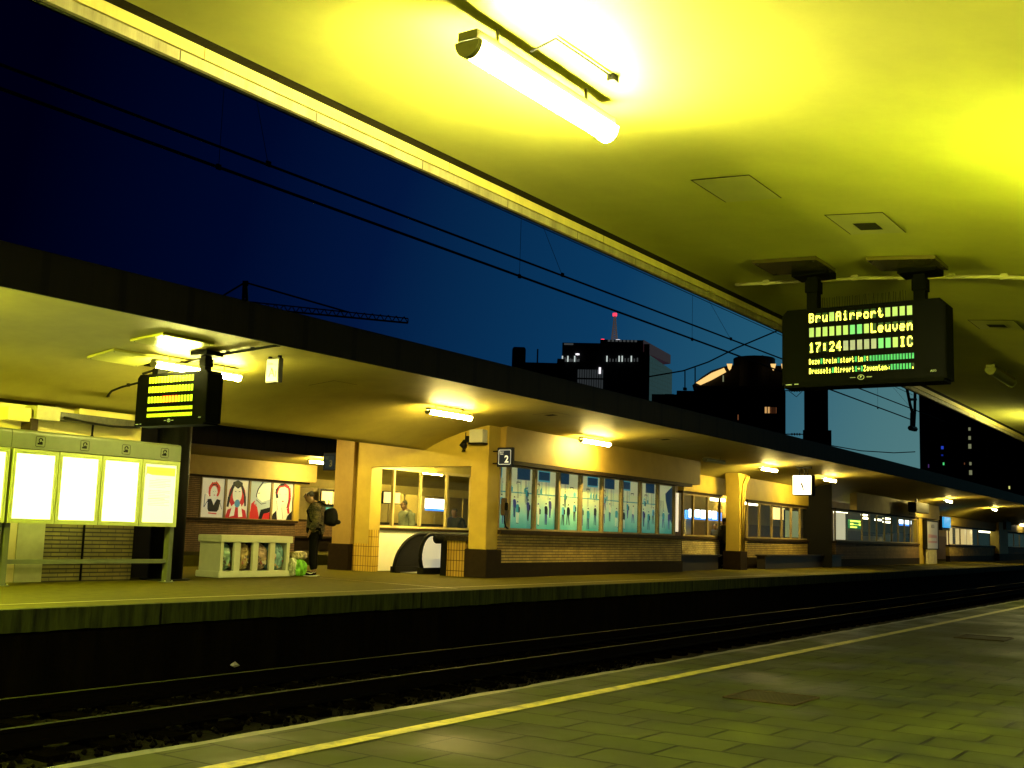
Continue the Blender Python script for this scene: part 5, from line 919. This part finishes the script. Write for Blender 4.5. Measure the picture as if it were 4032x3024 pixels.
wire('thin stay wire rising behind the domed building to the canopy edge', [far(2550, 1484, 90), far(2690, 1460, 90), far(2790, 1425, 90), far(2900, 1370, 90), far(3090, 1290, 90)], .06, 'distant wires')
for u, v0, v1 in ((2697, 1458, 1532), (2737, 1447, 1530)): t = thing('thin_pole', 'thin pole under the stay wire beside the domed building', 'pole', far(u, v1, 90), 0, 'thin poles on the low roof'); MB().tube([(0, 0, 0), far(u, v0, 90)-far(u, v1, 90)], .05, 5).build('shaft', M_BLACK, t); MB().box(-.15, .15, -.1, .1, -.1, .12).build('foot', M_BLACK, t)
wire('faint thin wire low in the pale sky right of the mast', [far(3260, 1752, 80), far(3390, 1775, 80), far(3520, 1783, 80), far(3604, 1779, 80)], .035, 'distant wires')
# ------------------------------------------------------------------ skyline
M_NIGHT = mat('night_facade', (.006, .006, .008), .7, .3, .05); M_NIGHT2 = mat('night_roof', (.008, .007, .006), .8, .3, .05)
def blockframe(u0, u1, dist):
    a = far((u0+u1)/2, 1500, dist); rz = math.atan2(a.y, a.x)-R(90); wd = (far(u1, 1500, dist)-far(u0, 1500, dist)).length; return Vector((a.x, a.y, 0)), rz, wd
def hz(u, v, dist): return far(u, v, dist).z
def win(t, x0, x1, z0, z1, y, m, bars=0):
    f = MB().box(x0-.15, x1+.15, y, y+.2, z0-.15, z1+.15).build('window', M_NIGHT, t); MB().box(x0, x1, y-.08, y-.01, z0, z1).build('pane', m, f)
    for k in range(bars): xx = x0+(k+1)*(x1-x0)/(bars+1); MB().box(xx-.08, xx+.08, y-.14, y-.085, z0, z1).build('glazing_bar', M_NIGHT, f)
# office tower with antenna
D = 420; loc, rz, wd = blockframe(2210, 2505, D); tw = thing('office_tower', 'dark office tower with lit antenna and glazed side reflecting the sky', 'building', loc, rz); X = lambda u: (u-2357.5)/295*wd; Z = lambda v: hz(2400, v, D)
zt0, zt1 = hz(2210, 1360, D), hz(2520, 1332, D)
MB().box(-wd/2, X(2555), 0, 45, -30, Z(1352)).build('main_block', M_NIGHT, tw); MB().box(X(2360), X(2530), -.5, 44, Z(1352), Z(1338)).build('roof_storey', M_NIGHT, tw)
gl = bpy.data.materials.new('sky_mirroring_glass'); nt, bb = nodes_of(gl); bb.inputs['Base Color'].default_value = (.02, .03, .04, 1); bb.inputs['Roughness'].default_value = .08; bb.inputs['Metallic'].default_value = 0.; bb.inputs['Specular IOR Level'].default_value = 1.
N = nt.nodes; L = nt.links; tc = N.new('ShaderNodeTexCoord'); sp = N.new('ShaderNodeSeparateXYZ'); L.new(tc.outputs['Object'], sp.inputs[0]); cbn = N.new('ShaderNodeCombineXYZ'); L.new(sp.outputs[1], cbn.inputs[0]); L.new(sp.outputs[2], cbn.inputs[1]); br = N.new('ShaderNodeTexBrick'); br.offset = 0; L.new(cbn.outputs[0], br.inputs[0]); br.inputs['Scale'].default_value = 1; br.inputs['Brick Width'].default_value = 2.5; br.inputs['Row Height'].default_value = 1.7; br.inputs['Mortar Size'].default_value = .15
br.inputs['Color1'].default_value = (.035, .075, .10, 1); br.inputs['Color2'].default_value = (.030, .065, .09, 1); br.inputs['Mortar'].default_value = (.01, .015, .02, 1); L.new(br.outputs[0], bb.inputs['Base Color']); bb.inputs['Metallic'].default_value = .6
xg = X(2555); b = MB(); b.add([(xg+.1, -.2, -30), (xg+10, 22, -30), (xg+10, 22, Z(1420)), (xg+.1, -.2, Z(1395)), (xg+.1, 40, -30), (xg+.1, 40, Z(1400))], [(0, 1, 2, 3), (1, 4, 5, 2), (3, 2, 5), (0, 3, 5, 4), (0, 4, 1)]); b.build('glazed_side', gl, tw)
b = MB(); b.add([(X(2530), -.6, Z(1383)), (xg+9.2, 20, Z(1396)), (xg+9.2, 20, Z(1360)), (X(2530), -.6, Z(1336)), (X(2530), 40, Z(1383)), (X(2530), 40, Z(1340))], [(0, 1, 2, 3), (1, 4, 5, 2), (3, 2, 5), (0, 4, 1)]); b.build('crown_band', glow('dusky_plum_band', (.035, .013, .016), .5), tw)
E_STRIP = glow('cold_white_strip', (.70, .80, .75), .8); E_DIMS = glow('dim_grey_strip', (.20, .22, .22), .22)
for i in range(24):
    u = 2212+i*5.4 if i < 13 else 2388+(i-13)*12; big = i in (0, 4, 9, 13, 17, 21) or i % 9 == 0; h = 22 if big else random.uniform(8, 16)
    MB().box(X(u)-.22, X(u)+.22, -.8, -.05, Z(1428-(u-2212)*.02), Z(1428-(u-2212)*.02-h)).build('light_strip', E_STRIP if big else E_DIMS, tw)
for i in range(11): MB().box(X(2277+i*9.4)-.3, X(2277+i*9.4)+.3, -.8, -.05, Z(1532), Z(1458)).build('lit_bay', glow('grey_bay', (.12, .14, .15), .2), tw)
MB().box(X(2274), X(2382), -.95, -.81, Z(1497), Z(1491)).build('spandrel', M_NIGHT, tw); MB().box(X(2361)-.4, X(2361)+.4, -1.2, -.96, Z(1474), Z(1449)).build('bright_window', glow('tower_window', (1, .95, 1), 1.2), tw)
for u in (2268, 2275): MB().box(X(u)-.4, X(u)+.4, -1.2, -.81, Z(1402), Z(1396)).build('bright_window', glow('tower_window', (1, .95, 1), 1.2), tw)
for i in range(12): u = 2222+i*9 if i < 4 else 2395+(i-4)*15; MB().box(X(u)-.45, X(u)+.45, -.9, -.56, Z(1362 if i < 4 else 1346), Z(1356 if i < 4 else 1339)).build('roof_light', E_DIMS, tw)
MB().box(X(2370), X(2460), 5, 30, Z(1338), Z(1331)).build('plant_room', M_NIGHT, tw)
MB().tube([(X(2418), 15, Z(1331)), (X(2418), 15, Z(1325))], 4.2, 20).build('dish_deck', glow('floodlit_deck', (.55, .45, .35), .45), tw)
b = MB(); xx = X(2418)
for k in range(14):
    z0_ = Z(1325)+k*(Z(1212)-Z(1325))/14; z1_ = z0_+(Z(1212)-Z(1325))/14; r0 = 1.25-k*.075; r1 = r0-.075
    for sx in (-1, 1): b.tube([(xx+sx*r0, 15, z0_), (xx+sx*r1, 15, z1_)], .22, 5); b.tube([(xx+sx*r0, 15, z0_), (xx-sx*r1, 15, z1_)], .14, 4)
b.build('lattice_mast', [glow('antenna_red_white', (.26, .20, .16), .16, (.2, .15, .12))], tw); MB().tube([(xx, 15, Z(1214)), (xx, 15, Z(1203))], .8, 8).build('red_beacon', glow('red_beacon', (1., .03, .06), 2.5), tw)
MB().tube([(X(2370), 4, Z(1333)), (X(2370), 4, Z(1329))], .7, 8).build('red_beacon', glow('red_beacon', (1., .03, .06), 2.5), tw); MB().tube([(X(2432), 10, Z(1324)), (X(2432), 10, Z(1319))], .9, 8).build('white_lamp', glow('tower_window', (1, .95, 1), 1.2), tw)
# dark capsule topped block, thin antenna, low roofs
D = 300; loc, rz, wd = blockframe(2013, 2067, D); cp = thing('capsule_tower', 'small black tower with rounded top at the far roof edge, left of the office tower', 'building', loc, rz); zt_ = hz(2040, 1366, D); MB().prism([(-wd/2, -20)]+[(-wd/2+wd*.17*(1-math.cos(a*.26)), zt_-wd*.25*(1-math.sin(a*.26))) for a in range(7)]+[(wd/2-wd*.17*(1-math.cos(a*.26)), zt_-wd*.25*(1-math.sin(a*.26))) for a in range(6, -1, -1)]+[(wd/2, -20)], 0, 12, 'y').build('block', M_NIGHT, cp); MB().box(-wd*.3, wd*.3, -.3, -.01, zt_-14, zt_-13).build('ledge', M_NIGHT2, cp)
D = 340; loc, rz, wd = blockframe(2066, 2215, D); lb_ = thing('low_block', 'low black block with thin antenna between rounded tower and office tower', 'building', loc, rz); za = hz(2100, 1427, D); MB().box(-wd/2, wd*.38, 0, 20, -20, za).build('block', M_NIGHT, lb_); MB().box(wd*.35, wd*.55, 2, 20, -20, hz(2200, 1408, D)).build('tall_part', M_NIGHT, lb_); MB().tube([(-wd*.18, 5, za), (-wd*.18, 5, hz(2115, 1364, D))], .25, 5).build('antenna', M_NIGHT, lb_)
D = 170; loc, rz, wd = blockframe(2567, 2745, D); fl_ = thing('flat_roofed_house', 'black flat roofed house with chimneys, right of the glazed tower side', 'building', loc, rz); MB().box(-wd/2, wd/2+6, 0, 14, -20, hz(2600, 1552, D)).build('wall', M_NIGHT, fl_); MB().box(wd*.05, wd/2+6, 1, 14, -20, hz(2700, 1535, D)).build('upper_part', M_NIGHT, fl_); [MB().box(x*wd-.7, x*wd+.7, 3, 5, hz(2600, 1552, D), hz(2600, 1541, D)).build('chimney', M_NIGHT2, fl_) for x in (-.11, .28)]
D = 190; loc, rz, wd = blockframe(2735, 3085, D); dm = thing('domed_building', 'dark building with round drum top and glowing curved eave', 'building', loc, rz); X = lambda u: (u-2910)/350*wd; Z = lambda v: hz(2910, v, D)
MB().box(-wd/2, X(3092), 0, 24, -20, Z(1540)).build('wall', M_NIGHT, dm); MB().prism([(X(2722), Z(1512)), (X(2735), Z(1518)), (X(2860), Z(1518)), (X(3090), Z(1518)), (X(3090), Z(1433)), (X(2890), Z(1430)), (X(2850), Z(1436)), (X(2800), Z(1452)), (X(2760), Z(1478))], 2, 24, 'y').build('curved_roof', M_NIGHT2, dm); MB().box(-wd/2, X(3090), 1, 24, Z(1540), Z(1517)).build('attic', M_NIGHT, dm)
rr = (X(3055)-X(2886))/2; cx = (X(3055)+X(2886))/2; MB().tube([(cx, rr+1, Z(1560)), (cx, rr+1, Z(1398)), (cx, rr+1, Z(1395))], [rr, rr, rr*.96], 36).build('drum', M_NIGHT, dm); [MB().tube([(X(u), rr, Z(1396)), (X(u), rr, Z(1386))], .12, 5).build('antenna', M_NIGHT, dm) for u in (2972, 3004)]
M_EAVE = glow('lit_eave', (1., .62, .20), 1.1)
MB().prism([(X(2738), Z(1503)), (X(2756), Z(1511)), (X(2800), Z(1491)), (X(2858), Z(1459)), (X(2850), Z(1444)), (X(2800), Z(1464))], 1.4, 1.9, 'y').build('glowing_eave', M_EAVE, dm)
for u, s_ in ((2872, 1), (3044, 1), (3082, .7)): MB().prism([(X(u-11*s_), Z(1433)), (X(u+11*s_), Z(1433)), (X(u+6*s_), Z(1452)), (X(u), Z(1459)), (X(u-6*s_), Z(1450))], -.2, .05, 'y').build('eave_light', M_EAVE, dm)
E_W1 = glow('warm_window', (1., .55, .18), .6); E_W2 = glow('dim_warm_window', (.40, .14, .05), .35); E_W3 = glow('cold_window', (.40, .42, .22), .42)
for u0, u1, v0, v1, m, nb in ((2743, 2769, 1569, 1589, E_W2, 3), (2791, 2800, 1617, 1631, E_W1, 0), (2805, 2824, 1621, 1638, E_W2, 2), (2870, 2882, 1632, 1646, E_W2, 1), (2888, 2909, 1634, 1655, E_W2, 2), (3011, 3030, 1603, 1627, E_W1, 1), (3033, 3056, 1604, 1627, E_W2, 4), (2762, 2767, 1608, 1626, E_W3, 0), (2840, 2847, 1592, 1606, E_W3, 0), (2853, 2862, 1592, 1600, E_W3, 0), (2845, 2850, 1480, 1505, E_W3, 0)): win(dm, X(u0), X(u1), Z(v1), Z(v0), -.5, m, nb)
# right hand tower
D = 150; loc, rz, wd = blockframe(3605, 4400, D); rt = thing('dark_tower', 'huge black tower with few lit windows at the right, behind the canopies', 'building', loc, rz); X = lambda u: (u-4002.5)/795*wd; Z = lambda v: hz(3800, v, D)
MB().box(X(3605), wd/2, 0, 30, -20, 70).build('wall', M_NIGHT, rt); MB().box(X(3605)-.02, X(3630), -.3, -.01, -20, 70).build('corner_strip', mat('night_blue_panel', (.006, .008, .022), .5, .2, .1), rt)
for u, v, w_, h_, m in ((3810, 1690, 9, 12, E_W3), (3810, 1725, 10, 14, E_W3), (3810, 1758, 12, 18, E_W3), (3811, 1826, 9, 12, E_W3), (3811, 1861, 12, 18, E_W3), (3698, 1763, 10, 12, glow('blue_window', (.02, .06, .6), .8)), (3697, 1793, 8, 6, glow('blue_window2', (.01, .03, .4), .5)), (3702, 1827, 6, 10, glow('green_window', (.1, .9, .25), .8)), (3640, 1836, 4, 14, glow('violet_window', (.12, .05, .25), .5)), (3963, 1918, 6, 11, glow('yellow_window', (.7, .7, .2), .9)), (3787, 1826, 3, 8, E_W2)): win(rt, X(u-w_/2), X(u+w_/2), Z(v+h_/2), Z(v-h_/2), -.3, m)
# crane
D = 330; cr_ = thing('tower_crane', 'distant tower crane with lattice jib silhouetted over the far roof', 'crane', far(965, 1300, D)); o_ = cr_.location; q = lambda u, v: far(u, v, D)-o_
def truss(a, b, h, n, r, nm):
    m = MB(); a = Vector(a); b = Vector(b); up = Vector((0, 0, h)); m.tube([a, b], r*1.5, 5); m.tube([a+up, b+up*.75], r, 5)
    for i in range(n):
        p0 = a.lerp(b, i/n); p1 = a.lerp(b, (i+.5)/n); p2 = a.lerp(b, (i+1)/n); m.tube([p0, p1+up], r*.7, 4); m.tube([p1+up, p2], r*.7, 4)
    m.tube([b, b+up*.75], r, 4); m.build(nm, M_BLACK, cr_)
jh = (q(1300, 1222)-q(1300, 1246)).z; truss(q(905, 1205), q(1606, 1272), jh, 22, .2, 'jib')
m = MB()
for sx in (-9, 9):
    m.tube([q(965+sx, 1215), q(965+sx*.45, 1112)], .45, 5)
for k in range(8): m.tube([q(965+(-9 if k % 2 else 9)*(1-k*.06), 1215-k*13), q(965+(9 if k % 2 else -9)*(1-(k+1)*.06), 1202-k*13)], .25, 4)
m.tube([q(955, 1116), q(978, 1116)], .8, 5); m.build('tower_head', M_BLACK, cr_); MB().tube([q(965, 1300), q(965, 1205)], 2., 6).build('mast', M_BLACK, cr_)
MB().tube([q(972, 1114), q(1370, 1229)], .28, 5).build('tie_rod', M_BLACK, cr_); MB().tube([q(958, 1116), q(868, 1170)], .28, 5).build('tie_rod', M_BLACK, cr_)
